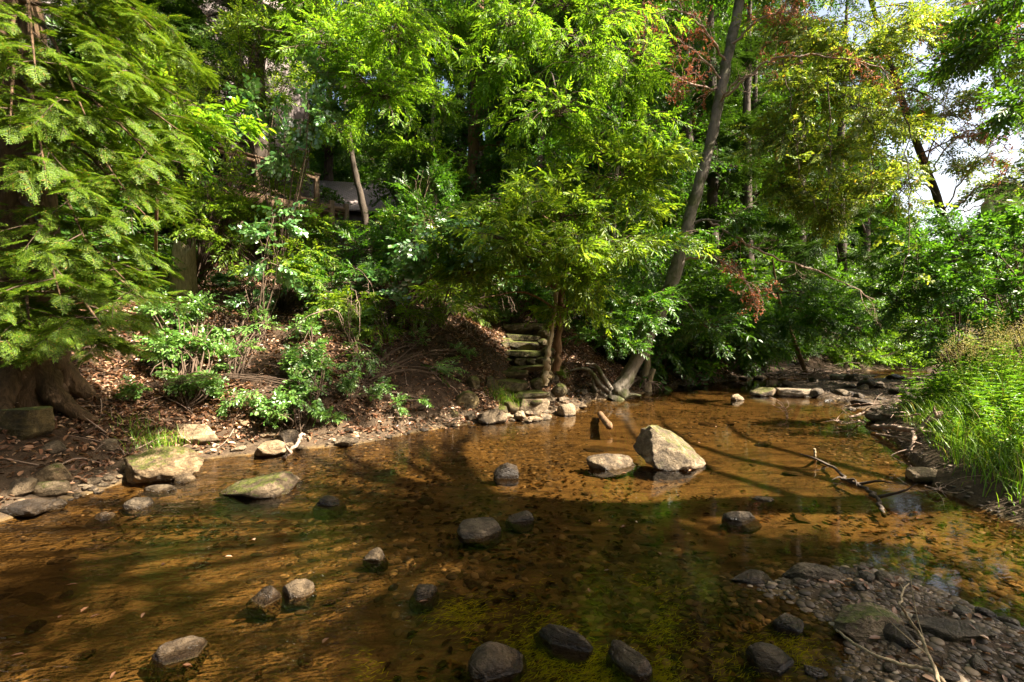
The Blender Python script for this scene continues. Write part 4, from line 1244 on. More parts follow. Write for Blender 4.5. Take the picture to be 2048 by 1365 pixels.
deck = thing('wooden_deck', (-5.56, 14.0, 0), 'raised brown timber deck with rail and posts, above the bank', 'deck', None, ang)
FZ = 5.02                                              # deck floor level
mb = MB()
for k in range(18): box(mb, (-3.4, .10 + k * .145, FZ), (6.8, .135, .04))
mb.obj('floor', MAT['deckwood'], deck)
mb = MB(); box(mb, (-3.4, -.02, FZ - .14), (6.9, .06, .26)); box(mb, (.03, 1.32, FZ - .14), (.06, 2.6, .26)); mb.obj('fascia', MAT['deckwood'], deck)
mb = MB(); box(mb, (-3.4, .02, FZ + .93), (6.9, .14, .045)); box(mb, (-3.4, .02, FZ + .16), (6.7, .05, .08)); box(mb, (-3.4, .02, FZ + .82), (6.7, .05, .08)); mb.obj('rail', MAT['deckwood'], deck)
for x in (-.05, -1.75, -3.45, -5.15, -6.75):
    mb = MB(); box(mb, (x, .02, FZ + .45), (.11, .11, .92)); mb.obj('rail_post', MAT['postwood'], deck)
for x, y in ((-.1, .05), (-2.2, .05), (-4.4, .05), (-6.6, .05), (-.1, 2.5), (-3, 2.5)):
    mb = MB(); box(mb, (x, y, 3.4), (.15, .15, 2.95)); mb.obj('support_post', MAT['postwood'], deck)
mb = MB()                                             # landing step and newel posts at the right end
box(mb, (.5, .5, FZ - .02), (.86, .9, .05)); box(mb, (.5, .02, FZ + .10), (.86, .05, .12))
mb.obj('landing', MAT['deckwood'], deck)
for x in (.45, .95):
    mb = MB(); box(mb, (x, .04, FZ - .9), (.12, .12, 2.4)); mb.obj('newel_post', MAT['postwood'], deck)

shed = thing('outbuilding', (-7.3, 23, 4), 'small building with pale grey shingle roof behind the end of the deck', 'building', None, math.radians(12))
mb = MB(); box(mb, (0, 2, 1.4), (4.2, 4, 3.4)); mb.obj('wall', SID, shed)
mb = MB()
for y0, y1, z0, z1 in ((-.4, 2, 3.0, 4.9), (2, 4.4, 4.9, 3.0)):
    mb.add([(-2.5, y0, z0), (1.9, y0, z0), (1.3, y1, z1), (-2.5, y1, z1), (-2.5, y0, z0 + .12), (1.9, y0, z0 + .12), (1.3, y1, z1 + .12), (-2.5, y1, z1 + .12)],
           [(0, 3, 2, 1), (4, 5, 6, 7), (0, 1, 5, 4), (2, 3, 7, 6), (0, 4, 7, 3), (1, 2, 6, 5)])
mb.obj('roof', SHG, shed)

# ------------------------------------------------------------------ stumps, snag, roots, driftwood
rng = np.random.default_rng(71)
g = on_ground(365, 600)
mb = MB()
ns, nh = 26, 14
hgt = 1.05
V = []
prof = rng.normal(0, .04, ns)
tops = hgt * (1 + .10 * np.sin(np.linspace(0, 6.28, ns, endpoint=False) * 3 + 1) + rng.normal(0, .05, ns))
for i in range(nh):
    t = i / (nh - 1)
    for j in range(ns):
        a = j / ns * 2 * math.pi
        r = (.27 - .07 * t + .05 * (1 - t) ** 4) * (1 + prof[j] + rng.normal(0, .012))
        V.append((r * math.cos(a) + .05 * t, r * .85 * math.sin(a), -.15 + t * (tops[j] + .15)))
for i in range(4):                                    # hollow inside
    t = i / 3
    for j in range(ns):
        a = j / ns * 2 * math.pi
        r = (.17 - .06 * t)
        V.append((r * math.cos(a) + .05, r * .85 * math.sin(a), tops[j] - .02 - .45 * t))
Q = [(i * ns + j, i * ns + (j + 1) % ns, (i + 1) * ns + (j + 1) % ns, (i + 1) * ns + j) for i in range(nh + 3) for j in range(ns)]
mb.add(V, Q)
o = mb.obj('broken_stump', MAT['stump'], None, True)
o.location = tuple(g)
tag(o, 'weathered grey broken tree stump standing on the bank beside the hemlock', 'stump')

root = thing('broken_snag', P(1293, 775, 11.8), 'pale bleached broken tree stub at the water edge right of the leaning tree', 'snag')
o0 = np.array(root.location)
mb = MB()
tube(mb, spline([P(1293, 785, 11.8), P(1292, 755, 11.8), P(1295, 728, 11.8), P(1296, 705, 11.8)], 12), np.linspace(.13, .05, 12), 9, 0, .12, rng)
tube(mb, spline([P(1296, 770, 11.75), P(1302, 752, 11.7), P(1308, 738, 11.7)], 6), np.linspace(.08, .05, 6), 7, 0, .08, rng)
mb.obj('trunk', MAT['snag'], root, True, o0)
mb = MB()
for k in range(26):
    a = rng.uniform(0, 6.28)
    s = o0 + np.array((0, 0, .12))
    e = o0 + np.array((math.cos(a) * rng.uniform(.2, .55), math.sin(a) * rng.uniform(.2, .5), rng.uniform(-.12, .12)))
    tube(mb, spline([s, (s + e) / 2 + np.array((0, 0, .1)) + rng.normal(0, .06, 3), e], 7), np.linspace(.018, .006, 7), 4)
mb.obj('root', MAT['deadtwig'], root, True, o0)

lean = bpy.data.objects['leaning_tree']
o0 = np.array(lean.location)
for q in ([(1220, 785), (1200, 770), (1180, 742), (1160, 738), (1140, 742)], [(1222, 780), (1206, 755), (1192, 732), (1172, 728)], [(1215, 795), (1190, 778), (1185, 752)], [(1240, 798), (1262, 790), (1282, 792)]):
    mb = MB()
    tube(mb, spline([P(x, y, 10.4) for x, y in q], 14), np.linspace(.07, .02, 14), 7, 0, .04, rng)
    mb.obj('root', MAT['bark_grey'], lean, True, o0)


def driftwood(name, label, pts, r0, r1, mat='deadtwig', cat='driftwood', twigs=0, seed=0, wob=.012, sides=7):
    rr = np.random.default_rng(seed)
    pts = np.asarray(pts, float)
    line = spline(pts, 6 * len(pts))
    line[1:-1] += rr.normal(0, wob, (len(line) - 2, 3)) * np.array((1, 1, .5))
    mb = MB()
    rad = np.concatenate([[.001], np.linspace(r0, r1, len(line)), [.001]])      # closed ends
    tube(mb, np.vstack([line[0] - (line[1] - line[0]) * .02, line, line[-1] + (line[-1] - line[-2]) * .02]), rad, sides, 0, .05, rr)
    for k in range(twigs):
        i = rr.integers(3, len(line) - 2)
        d = norm(norm(line[i + 1] - line[i - 1]) + rr.normal(0, .8, 3) * np.array((1, 1, .5)))
        L = rr.uniform(.12, .4)
        e = line[i] + d * L
        tube(mb, spline([line[i], line[i] + d * L * .5 + rr.normal(0, .03, 3), e], 6), np.linspace(r1 * .9, .002, 6), 4)
    return tag(mb.obj(name, MAT[mat], None, True, pts[0]), label, cat)


def OG(px, py, up):
    return on_ground(px, py) + np.array((0, 0, up))


driftwood('driftwood_log', 'short reddish log poking out of the shallow water near the leaning tree', [G(1200, 828, .02), G(1207, 838, .07), G(1219, 853, .10)], .05, .055, 'bark_brown', 'log', wob=.003)
driftwood('driftwood_stub', 'pale wooden stub standing upright out of the open water', [G(1630, 922, -.1), G(1630, 919, .03), P(1629, 898, 5.42)], .016, .014, 'snag', 'stick', wob=.002)
driftwood('sunken_branch', 'long dark branch lying partly under water right of the upright stub', [G(1632, 917, -.05), G(1665, 935, .005), G(1698, 962, .012), G(1725, 972, .02), G(1755, 1000, .01), G(1768, 1032, -.02)], .014, .018, 'bark_dark', 'branch', 5, 3)
driftwood('driftwood_branch', 'thick forked grey branch lying on the right bank edge', [OG(1745, 862, .05), OG(1785, 868, .10), OG(1825, 880, .12), OG(1850, 872, .14), OG(1885, 862, .22)], .034, .028, 'deadtwig', 'branch', 6, 4)
driftwood('driftwood_branch', 'thin straight pale stick lying below the forked grey branch', [OG(1752, 876, .05), OG(1800, 890, .09), OG(1852, 904, .07)], .016, .010, 'deadtwig', 'stick', 0, 5, .004)
driftwood('driftwood_branch', 'short stub bending down from the forked branch to the mud', [OG(1826, 880, .12), OG(1828, 898, .08), OG(1812, 914, .02)], .026, .015, 'deadtwig', 'stick', 1, 6)
driftwood('driftwood_twig', 'tangle of pale dead twigs beside the tan stone at the grassy edge', [G(1850, 972, .02), G(1875, 978, .06), G(1900, 972, .03)], .008, .004, 'deadtwig', 'twigs', 12, 7)
driftwood('driftwood_twig', 'forked bare twig standing in the water in front of the grey flat slab', [G(1575, 838, -.02), G(1572, 825, .08), G(1562, 810, .2)], .012, .005, 'deadtwig', 'twigs', 9, 8)
driftwood('long_twig', 'long pale bare twig lying across the gravel from bottom edge to water', [G(1672, 1258, .03), G(1710, 1290, .09), G(1790, 1325, .09), G(1850, 1338, .1), G(1890, 1365, .1), G(1930, 1420, .08)], .006, .009, 'snag', 'twig', 0, 9, .004)
driftwood('long_twig', 'thin pale twig rising forked over the mossy gravel-bar rock', [G(1880, 1370, .1), G(1850, 1290, .16), G(1812, 1230, .26), G(1800, 1200, .32), P(1820, 1160, 3.0)], .008, .003, 'snag', 'twig', 3, 10, .005)
driftwood('driftwood_stick', 'grey stick leaning down the pebbles left of the white waterside stone', [G(565, 918, .0), G(585, 900, .1), G(605, 868, .25)], .018, .022, 'deadtwig', 'stick', 2, 11)
driftwood('driftwood_stick', 'small brown stick in the bright shallows at the right', [G(1722, 842, .03), G(1690, 848, .06), G(1660, 838, .04)], .012, .006, 'deadtwig', 'stick', 6, 12)
driftwood('driftwood_branch', 'long bare grey branch on the mud above the forked branch', [OG(1700, 838, .03), OG(1740, 836, .10), OG(1790, 846, .10), OG(1840, 850, .14)], .020, .012, 'deadtwig', 'branch', 8, 21)
driftwood('driftwood_branch', 'curved dead twiggy branch nearest the upstream gravel bar', [OG(1690, 818, .05), OG(1730, 826, .16), OG(1780, 828, .14), OG(1830, 838, .10)], .014, .007, 'deadtwig', 'branch', 12, 22)
rr = np.random.default_rng(90)                        # flood twig pile at the sapling's foot
c = P(1640, 760, 13.9); c[2] = .1
mb = MB()
for k in range(130):
    a = rr.uniform(0, 3.14)
    L = rr.uniform(.25, .9)
    p = c + np.array((rr.normal(0, .75), rr.normal(0, .25), abs(rr.normal(.05, .12))))
    d = np.array((math.cos(a), math.sin(a) * .5, rr.normal(0, .18))) * L
    tube(mb, [p - d / 2, p + rr.normal(0, .04, 3), p + d / 2], [rr.uniform(.008, .02), .012, .005], 4)
tag(mb.obj('twig_pile', MAT['deadtwig'], None, False, c), 'heap of flood-washed dead twigs round the sapling on the gravel bar', 'twig pile')


# ------------------------------------------------------------------ rocks
def sphere_grid(n):                                   # a cube-sphere, all quads
    V, Q = [], []
    lin = np.tan(np.linspace(-1, 1, n + 1) * math.pi / 4)
    a, b = np.meshgrid(lin, lin)
    for ax in range(3):
        for s in (-1, 1):
            p = np.empty((n + 1, n + 1, 3))
            p[..., ax] = s
            p[..., (ax + 1) % 3] = a * s
            p[..., (ax + 2) % 3] = b
            base = sum(len(v) for v in V)
            V.append(p.reshape(-1, 3))
            i = (np.arange(n)[:, None] * (n + 1) + np.arange(n)).ravel() + base
            Q.append(np.stack([i, i + 1, i + n + 2, i + n + 1], 1))
    V, Q = norm(np.concatenate(V)), np.concatenate(Q)
    key = np.round(V, 5)
    _, first, inv = np.unique(key, axis=0, return_index=True, return_inverse=True)
    return V[first], inv.reshape(-1)[Q]


SPH = {n: sphere_grid(n) for n in (4, 8, 14, 24)}


def rock_verts(seed, res, cuts=7, rough=.16, extra=()):
    V, Q = SPH[res]
    V = V.copy()
    rr = np.random.default_rng(seed)
    o = rr.uniform(-50, 50, 3)
    d = np.array([rough * noise.noise(Vector(p * 1.1 + o)) + rough * .35 * noise.noise(Vector(p * 3.1 + o)) + rough * .22 * noise.noise(Vector(p * 7 + o)) for p in V])
    V = V * (1 + d)[:, None]
    planes = [(norm(rr.normal(size=3) * np.array((1, 1, .8))), rr.uniform(.58, .82)) for _ in range(cuts)] + [(norm(n), h) for n, h in extra]
    for n, h in planes:
        k = V @ n - h
        V = V - np.outer(np.maximum(k, 0) * .96, n)
    if rough:
        d2 = np.array([noise.noise(Vector(p * 5 + o)) + .5 * noise.noise(Vector(p * 13 + o)) for p in V])
        V = V * (1 + (.055 if res > 16 else .035) * d2)[:, None]
    lo, hi = V.min(0), V.max(0)
    return (V - (lo + hi) / 2) / (hi - lo) * 2, Q        # fits -1..1


def rock(label, px, base, w, h, deep=.8, mat='rock', seed=0, rot=0., ground=False, sink=.35, res=14, cuts=7, extra=(), name='stream_rock', cat='rock', group=None, y=None, shear=0., tiltx=0., rough=.16):
    g = P(px, base, y) if y else (on_ground(px, base) if ground else G(px, base))
    k = g[1] / FPX
    small_ = not (ground or y) and g[1] < 4.6
    W, H = w * k * (.9 if small_ else 1), h * k * (.6 if small_ else .92)
    D = W * deep
    V, Q = rock_verts(seed * 7 + 3, res, cuts, rough, extra)
    S_ = max(sink * H, (0.03 - gz(g[0], g[1] + D * .35)) if not (ground or y) else 0)
    wd = min(1.45, 1 / math.sqrt(max(.2, 1 - (max(S_ - H * .6, 0) / (H + S_)) ** 2)) + .18 * (S_ > H * .6))
    V = V * np.array([W / 2 * wd, D / 2 * wd, (H + S_) / 2])
    V[:, 2] += (H - S_) / 2
    V[:, 0] += V[:, 2] * shear
    V[:, 2] += V[:, 0] * tiltx
    ca, sa = math.cos(rot), math.sin(rot)
    V = np.stack([V[:, 0] * ca - V[:, 1] * sa, V[:, 0] * sa + V[:, 1] * ca, V[:, 2]], 1)
    mb = MB()
    mb.add(V, Q)
    o = mb.obj(name, MAT[mat], None, True)
    o.location = (g[0], g[1] + D * .35, g[2])
    return tag(o, label, cat, group)


rock('large pyramid boulder with bright sunlit right face standing in the open water', 1352, 938, 140, 84, .8, 'rockmoss', 1, 0, res=24, cuts=4, name='boulder', cat='boulder',
     extra=[((.62, -.25, .72), .32), ((-.9, -.3, .25), .62), ((-.25, -.75, .5), .55)], rough=.22)
rock('low rounded rock with mossy top just left of the large pyramid boulder', 1228, 938, 84, 26, .8, 'rock', 2, .1, res=14)
rock('mossy wedge-shaped boulder in the water near the left bank', 498, 992, 140, 56, .7, 'rockmoss', 3, 0, res=24, cuts=4, name='boulder', cat='boulder', extra=[((-.5, -.2, .8), .35), ((.9, -.2, .3), .6)])
rock('long flat-topped boulder with grass on it at the left water edge', 300, 966, 140, 62, .75, 'rockmoss', 4, .15, res=24, cuts=5, name='boulder', cat='boulder', extra=[((0, -.35, .9), .45)])
rock('flat pale slab leaning on the left bank below the climber', 372, 884, 118, 36, .45, 'rockpale', 5, 0, True, res=14, name='boulder', cat='boulder', extra=[((0, -.7, .6), .4)])
rock('pale rounded stone on the shore beside the dark boulder, left', 533, 914, 66, 32, .7, 'rockpale', 6, .1, True)
rock('dark blocky stone just behind the pale rounded stone', 572, 890, 46, 32, .7, 'rock', 7, 0, True)
rock('small white stone alone at the waterline left of centre', 685, 894, 42, 20, .7, 'rockpale', 8, 0, True)
rock('small brown rounded rock in the shallows left of the mossy wedge boulder', 264, 1016, 54, 26, .8, 'rock', 9)
rock('low flat rock barely breaking the water nearest the left edge', 195, 1040, 60, 15, .6, 'rockwet', 10, -.1)
rock('small squat stone in the water between the two large left boulders', 363, 965, 34, 16, .8, 'rock', 11)
rock('thin flat stone in the water under the long flat-topped boulder', 312, 982, 58, 14, .5, 'rock', 12)
rock('pale little stone at the waterline far left', 180, 976, 34, 20, .8, 'rockpale', 13)
rock('rounded mossy stone in shade, topmost of the dark stones at the left edge', 90, 968, 72, 38, .8, 'rockmoss', 14, 0, True)
rock('dark mossy stone under the topmost one at the left edge', 82, 994, 66, 30, .8, 'rockmoss', 15, 0, True)
rock('large dark stone touching the left edge at the waterline', 30, 1034, 90, 42, .8, 'rockwet', 16)
rock('dark stone at the waterline beside the large dark edge stone', 92, 1020, 50, 26, .8, 'rockwet', 17)
rock('blackish stone behind the dark stones of the left edge', 24, 992, 62, 32, .8, 'rock', 18, 0, True)
rock('green mossy square block beneath the hemlock trunk', 32, 872, 90, 58, .7, 'stair', 19, 0, True, cuts=9, extra=[((0, -1, .1), .5), ((0, 0, 1), .5), ((1, 0, 0), .6)])
rock('grey cobble on brown litter between the mossy block and flat-topped boulder', 210, 900, 40, 22, .8, 'rockpale', 20, 0, True)
rock('bluish cobble on litter left of the grey cobble', 100, 908, 44, 26, .8, 'rock', 21, 0, True)
# rocks in the open water
rock('dark pointed rock in the shaded water at the centre', 1013, 958, 46, 30, .9, 'rockwet', 22, .5)
rock('small wet brown rock in mid-water right of the mossy wedge boulder', 657, 1008, 52, 22, .8, 'rockwet', 23)
rock('flat-topped angular grey stone in the water, left of two at the centre', 958, 1073, 82, 34, .8, 'rock', 24, .2, extra=[((0, -.2, 1), .4)])
rock('smaller grey stone just above and right of the angular grey stone', 1040, 1042, 50, 22, .8, 'rock', 25)
rock('upright little grey rock in the water by the blue sky reflection', 748, 1118, 42, 26, .9, 'rock', 26)
rock('rounded brown rock in the shallows, left of a close pair', 520, 1208, 58, 36, .9, 'rockwet', 27)
rock('angular brown rock in the shallows, right of a close pair', 590, 1190, 62, 36, .8, 'rock', 28, .1)
rock('small brown wet rock beside the yellow-green algae', 845, 1196, 50, 30, .8, 'rockwet', 29)
rock('wide wet-topped rock mostly under water near the bottom left', 342, 1320, 86, 40, .9, 'rockwet', 30, .2)
rock('broad dark rounded rock at the bottom edge, left of two', 994, 1348, 110, 62, .8, 'rockwet', 31)
rock('long dark wet rock slanting down to the right near the bottom', 1125, 1290, 120, 52, .45, 'rockwet', 32, -.7)
rock('oblong dark rock slanting in the algae at the bottom edge', 1258, 1332, 96, 52, .5, 'rockwet', 33, -.9)
rock('dark rounded rock near the bottom, right of the oblong one', 1552, 1338, 82, 48, .8, 'rockwet', 34, -.3)
rock('flat wet shining rock beside the mossy gravel-bar rock', 1585, 1258, 56, 30, .9, 'rockwet', 35)
rock('low loaf-shaped dark rock in shallow water left of the pale loaf', 1512, 1166, 84, 28, .5, 'rockwet', 36, -.1)
rock('large pale loaf-shaped rock at the tip of the gravel bar', 1640, 1172, 132, 50, .55, 'rock', 37, -.2, res=24, cuts=5)
rock('small flat stone with sunlit top in shade between boulder and gravel bar', 1488, 1040, 66, 26, .7, 'rock', 38, -.1)
rock('thin flat bluish stone flush with the water', 1527, 1000, 40, 8, .8, 'rockpale', 39)
rock('big mossy rock on the gravel bar', 1755, 1288, 150, 80, .8, 'rockmoss', 40, -.2, res=24, cuts=6, name='boulder', cat='boulder')
rock('long dark slab lying in gravel right of the big mossy rock', 1925, 1300, 170, 56, .5, 'rock', 41, -.25, res=24, extra=[((0, 0, 1), .35)])
rock('thin pale splinter stone lying above the big mossy rock', 1842, 1205, 116, 22, .3, 'rockpale', 42, -.1)
rock('brown blocky stone in gravel below the pale loaf rock', 1667, 1206, 50, 30, .8, 'rockwet', 43)
rock('pale speckled egg-shaped stone at the foot of the big mossy rock', 1795, 1318, 42, 30, .8, 'rockpale', 44)
rock('brown oval stone right of the egg-shaped pale stone', 1888, 1328, 58, 36, .7, 'rock', 45, -.3)
rock('thin grey slab on the gravel near the bottom right corner', 1960, 1338, 86, 26, .5, 'rock', 46, -.3)
rock('grey block at the bottom right corner of the gravel', 2010, 1365, 70, 34, .7, 'rock', 47, -.2)
rock('flat wet stone behind the pale loaf rock', 1705, 1152, 44, 16, .7, 'rockwet', 48)
rock('tan rounded stone at the foot of the bright grass', 1862, 964, 72, 26, .8, 'rockpale', 49)
# upstream
rock('small round grey stone standing alone in the upstream water', 1476, 801, 22, 13, .9, 'rockpale', 50)
rock('triangular grey boulder mirrored in the upstream water', 1535, 793, 50, 18, .8, 'rockmoss', 51, name='boulder', cat='boulder', extra=[((-.5, -.2, .8), .4)])
rock('wide flat grey slab right of the triangular grey boulder', 1605, 794, 82, 16, .5, 'rockpale', 52, 0, cuts=5, extra=[((0, 0, 1), .5)])
rock('large flat-topped mossy boulder at the back of the gravel bar', 1716, 772, 98, 22, .6, 'rockmoss', 53, 0, name='boulder', cat='boulder', extra=[((0, 0, 1), .4)])
rock('pale pointed stone by the far shore of the upstream water', 1378, 772, 26, 10, .7, 'rockpale', 54)
rock('brown squat boulder between the slab and the mossy flat boulder', 1655, 785, 34, 14, .8, 'rock', 55)
rock('flat dark slab on the gravel bar behind the forked branch', 1770, 805, 66, 12, .6, 'rock', 56)
# foot of the stair
rock('round mossy boulder at the foot of the bank left of the stair', 932, 818, 52, 38, .9, 'stair', 57, 0, True, name='boulder', cat='boulder')
rock('long pale-brown boulder at the water edge left of the stair', 984, 848, 62, 32, .7, 'rock', 58, .1, True, name='boulder', cat='boulder')
rock('small rounded stone beside the long pale-brown boulder', 938, 842, 26, 20, .9, 'rock', 59, 0, True)
rock('tiny mossy stone left of the small rounded stone', 906, 836, 22, 16, .9, 'stair', 60, 0, True)
rock('pale round cobble in front of the stair slabs', 1040, 842, 26, 20, .9, 'rockpale', 61, 0, True)
rock('broad pale slab facing the water under the stair', 1068, 828, 64, 32, .5, 'rockpale', 62, 0, True, extra=[((0, -1, .2), .4), ((0, 0, 1), .6)])
rock('pale square stone at the right of the stair foot', 1096, 806, 34, 24, .8, 'rockpale', 63, 0, True)
rock('pale pointed stone right of the pale square stone', 1122, 808, 24, 18, .8, 'rockpale', 64, 0, True)
rock('broad pale stone at the water edge, rightmost of the stair-foot heap', 1134, 832, 40, 26, .8, 'rockpale', 65, 0, True)
rock('tilted square stone against the left side of the stair', 984, 780, 28, 28, .7, 'stair', 66, .2, True, extra=[((0, -1, .2), .5), ((.9, 0, .4), .5)])
rock('slanting diamond-shaped stone left of the stair', 945, 778, 34, 28, .7, 'stair', 67, -.5, True)
rock('rounded dark stone right of the pale split stem', 1108, 768, 22, 18, .9, 'rock', 68, 0, True)

# the dry stone stair: each slab a stone of its own
for k, (px, py, w, h, y, lab) in enumerate([
        (1058, 664, 58, 14, 10.75, 'topmost slab of the mossy stone stair, thick and rounded'), (1050, 680, 52, 9, 10.4, 'second slab from the top of the stone stair'),
        (1052, 694, 58, 9, 10.1, 'third slab from the top of the stone stair'), (1057, 713, 66, 12, 9.8, 'wide fourth slab of the stone stair, over small wedge stones'),
        (1047, 744, 100, 10, 9.45, 'widest thin slab, fifth from the top of the stone stair'), (1020, 757, 88, 12, 9.2, 'sixth slab of the stone stair, shifted to the left'),
        (1032, 784, 62, 20, 8.9, 'thick block, second from the bottom of the stone stair'), (1058, 796, 54, 12, 8.65, 'lowest slab of the stone stair')]):
    rock(lab, px - 10 + RNG.normal(0, 7), py, w * RNG.uniform(1.25, 1.6), h * RNG.uniform(1.0, 1.5), .62, 'stair', 80 + k, RNG.normal(0, .12), y=y, sink=.5, res=14, name='stone_step', cat='stone step',
         group='slabs of the dry stone stair', cuts=5, extra=[((RNG.normal(0, .1), -.1, 1), .4), ((RNG.normal(0, .2), -1, .2), .55)], rough=.24, tiltx=RNG.normal(0, .06))
rr = np.random.default_rng(120)
for k, (px, py, w, h, y) in enumerate([(1012, 728, 26, 12, 9.65), (1040, 731, 24, 14, 9.6), (1066, 730, 26, 12, 9.6), (1085, 728, 22, 14, 9.6), (1010, 775, 30, 16, 9.05), (1075, 775, 26, 18, 9.0), (1096, 756, 24, 16, 9.3), (980, 742, 30, 20, 9.5),
                                       (958, 735, 26, 22, 9.6), (1088, 690, 24, 12, 10.1), (970, 712, 24, 18, 9.9), (990, 722, 30, 22, 9.7), (952, 762, 30, 24, 9.2), (975, 795, 34, 26, 8.8), (1004, 700, 26, 16, 10), (1098, 712, 26, 18, 9.8), (1104, 738, 26, 20, 9.5), (940, 748, 24, 20, 9.4), (1118, 790, 30, 22, 8.9), (1090, 672, 26, 14, 10.4), (925, 772, 34, 24, 8.9), (955, 812, 36, 24, 8.4), (1020, 822, 34, 18, 8.35), (985, 762, 30, 22, 9.1), (948, 722, 28, 20, 9.6), (1015, 690, 30, 14, 10.2), (1000, 830, 30, 16, 8.2), (1000, 800, 36, 18, 8.7), (1075, 812, 30, 14, 8.55)]):
    rock('mossy wedge stone packed in among the stair slabs', px, py, w * 1.15, h * 1.1, .8, 'stair', 100 + k, rr.normal(0, .3), y=y, res=8, name='wedge_stone', cat='stone', group='wedge stones of the stair')

# cobbles: a few shapes, copied
def rock_mesh(seed, res=8, flat=.6):
    V, Q = rock_verts(seed, res, 6)
    mb = MB()
    mb.add(V * np.array((1, .75, flat)) * .5, Q)
    return mb


def scatter(name, label, cat, group, meshes, pts, sizes, seed, sink=.2):
    rr = np.random.default_rng(seed)
    for i, (p, s) in enumerate(zip(pts, sizes)):
        o = bpy.data.objects.new(name, meshes[rr.integers(len(meshes))])
        COL.objects.link(o)
        o.location = (p[0], p[1], p[2] + s * (.28 - sink))
        o.rotation_euler = (rr.normal(0, .15), rr.normal(0, .15), rr.uniform(0, 6.28))
        o.scale = (s, s * rr.uniform(.8, 1.1), s * rr.uniform(.8, 1.15))
        if name == 'sunken_stone': 
            s = min(s, .05 * p[1])
            o.scale = (s, s * .8, s)
            o.location.z = min(o.location.z, -.03 - s * .12)
        tag(o, label, cat, group)


def shapes(mat, seeds, flat=.42, res=8):
    return [rock_mesh(s, res, flat).mesh('cobble', [MAT[mat]], True) for s in seeds]


def along(line_px, n, seed, lo, hi):
    """points strewn a short way inland of a photographed waterline"""
    rr = np.random.default_rng(seed)
    out = []
    for _ in range(n):
        i = rr.integers(len(line_px) - 1)
        f = rr.random()
        a, b = np.array(line_px[i], float), np.array(line_px[i + 1], float)
        q = a + (b - a) * f
        g = G(q[0], q[1])
        g = g + np.array((-.25, .95, 0)) * rr.uniform(lo, hi)
        g[2] = gz(g[0], g[1])
        out.append(g)
    return out


rr = np.random.default_rng(5)
pale, grey, wetm, sunk = shapes('rockpale', (201, 202, 203, 204)), shapes('rock', (211, 212, 213, 214)), shapes('rockwet', (221, 222, 223), .5), shapes('sunken', (231, 232, 233, 234), .22)
left = [(130, 1000), (195, 985), (250, 962), (390, 922), (560, 903), (700, 891), (850, 866), (960, 850)]
scatter('cobble', 'small pale cobble among pebbles lining the foot of the leafy bank', 'cobble', 'cobbles lining the foot of the leafy bank', pale + grey, along(left, 105, 1, -.05, .6), rr.lognormal(math.log(.095), .4, 105), 2)
heap = [(1010, 850), (1090, 840), (1148, 826)]
scatter('cobble', 'pale cobble in the sunny heap below the stone stair', 'cobble', 'cobbles heaped below the stone stair', pale, along(heap, 36, 3, -.05, .6), rr.lognormal(math.log(.13), .35, 36), 4, .1)
scatter('cobble', 'dark cobble in shade between the stair heap and the leaning tree roots', 'cobble', 'dark cobbles by the leaning tree', grey, along([(1148, 826), (1182, 802), (1215, 798)], 30, 5, -.05, .8), rr.lognormal(math.log(.15), .35, 30), 6, .1)
scatter('cobble', 'dark cobble on the shaded shore upstream of the leaning tree', 'cobble', 'cobbles on the shaded upstream shore', grey + wetm, along([(1300, 780), (1330, 776), (1450, 765), (1560, 754), (1700, 744)], 50, 7, -.1, 1.0), rr.lognormal(math.log(.24), .35, 50), 8, .1)
pts = []
while len(pts) < 48:
    g = G(rr.uniform(1560, 1850), rr.uniform(768, 845))
    z = gz(g[0], g[1])
    if z > -.03: pts.append(np.array((g[0], g[1], z)))
scatter('cobble', 'grey flat cobble on the upstream gravel bar', 'cobble', 'cobbles of the upstream gravel bar', grey + wetm, pts, rr.lognormal(math.log(.32), .4, 48), 10, .2)
pts = []
while len(pts) < 28:
    g = G(rr.uniform(1470, 2048), rr.uniform(1130, 1420))
    z = gz(g[0], g[1])
    if z > -.02: pts.append(np.array((g[0], g[1], z)))
scatter('cobble', 'small dark flat cobble strewn on the near gravel bar', 'cobble', 'cobbles of the near gravel bar', grey + wetm, pts, rr.lognormal(math.log(.075), .4, 28), 12, .15)
pts = []
while len(pts) < 64:
    g = G(rr.uniform(-100, 2000), 660 + 1450 / rr.uniform(2.0, 10))
    z = gz(g[0], g[1])
    if z < -.04 and inside(np.array([g[0]]), np.array([g[1]]), POLY)[0]: pts.append(np.array((g[0], g[1], z)))
scatter('sunken_stone', 'flat brown stone lying under the water on the stream bed', 'stone', 'stones under the water', sunk, pts, rr.lognormal(math.log(.22), .45, 64), 14, .27)

# ------------------------------------------------------------------ ground litter, gravel, grass, algae (uncountable)
def in_view(x, y):
    return (y > 1.2) & (np.abs(x) < 1.15 * y + .5)


def leaves_flat(mb, rng, p, l, w, curl, mi=0, flow=None):
    V, Q = leaf(1, 1, .4, .2)
    n = len(p)
    a = rng.uniform(0, 6.28, n) if flow is None else rng.normal(flow, .55, n)
    A = np.stack([np.cos(a), np.sin(a), rng.normal(0, curl, n)], 1)
    U = np.stack([rng.normal(0, curl, n), rng.normal(0, curl, n), np.ones(n)], 1)
    A = norm(A); R = norm(np.cross(A, U)); U = np.cross(R, A)
    L, W = l * rng.uniform(.6, 1.3, n), w * rng.uniform(.6, 1.3, n)
    X = p[:, None] + (V[None, :, :1] * W[:, None, None]) * R[:, None] + (V[None, :, 1:2] * L[:, None, None]) * A[:, None] + (V[None, :, 2:] * W[:, None, None]) * U[:, None]
    mb.add(X.reshape(-1, 3), (Q[None] + (np.arange(n) * 6)[:, None, None]).reshape(-1, 4), mi)


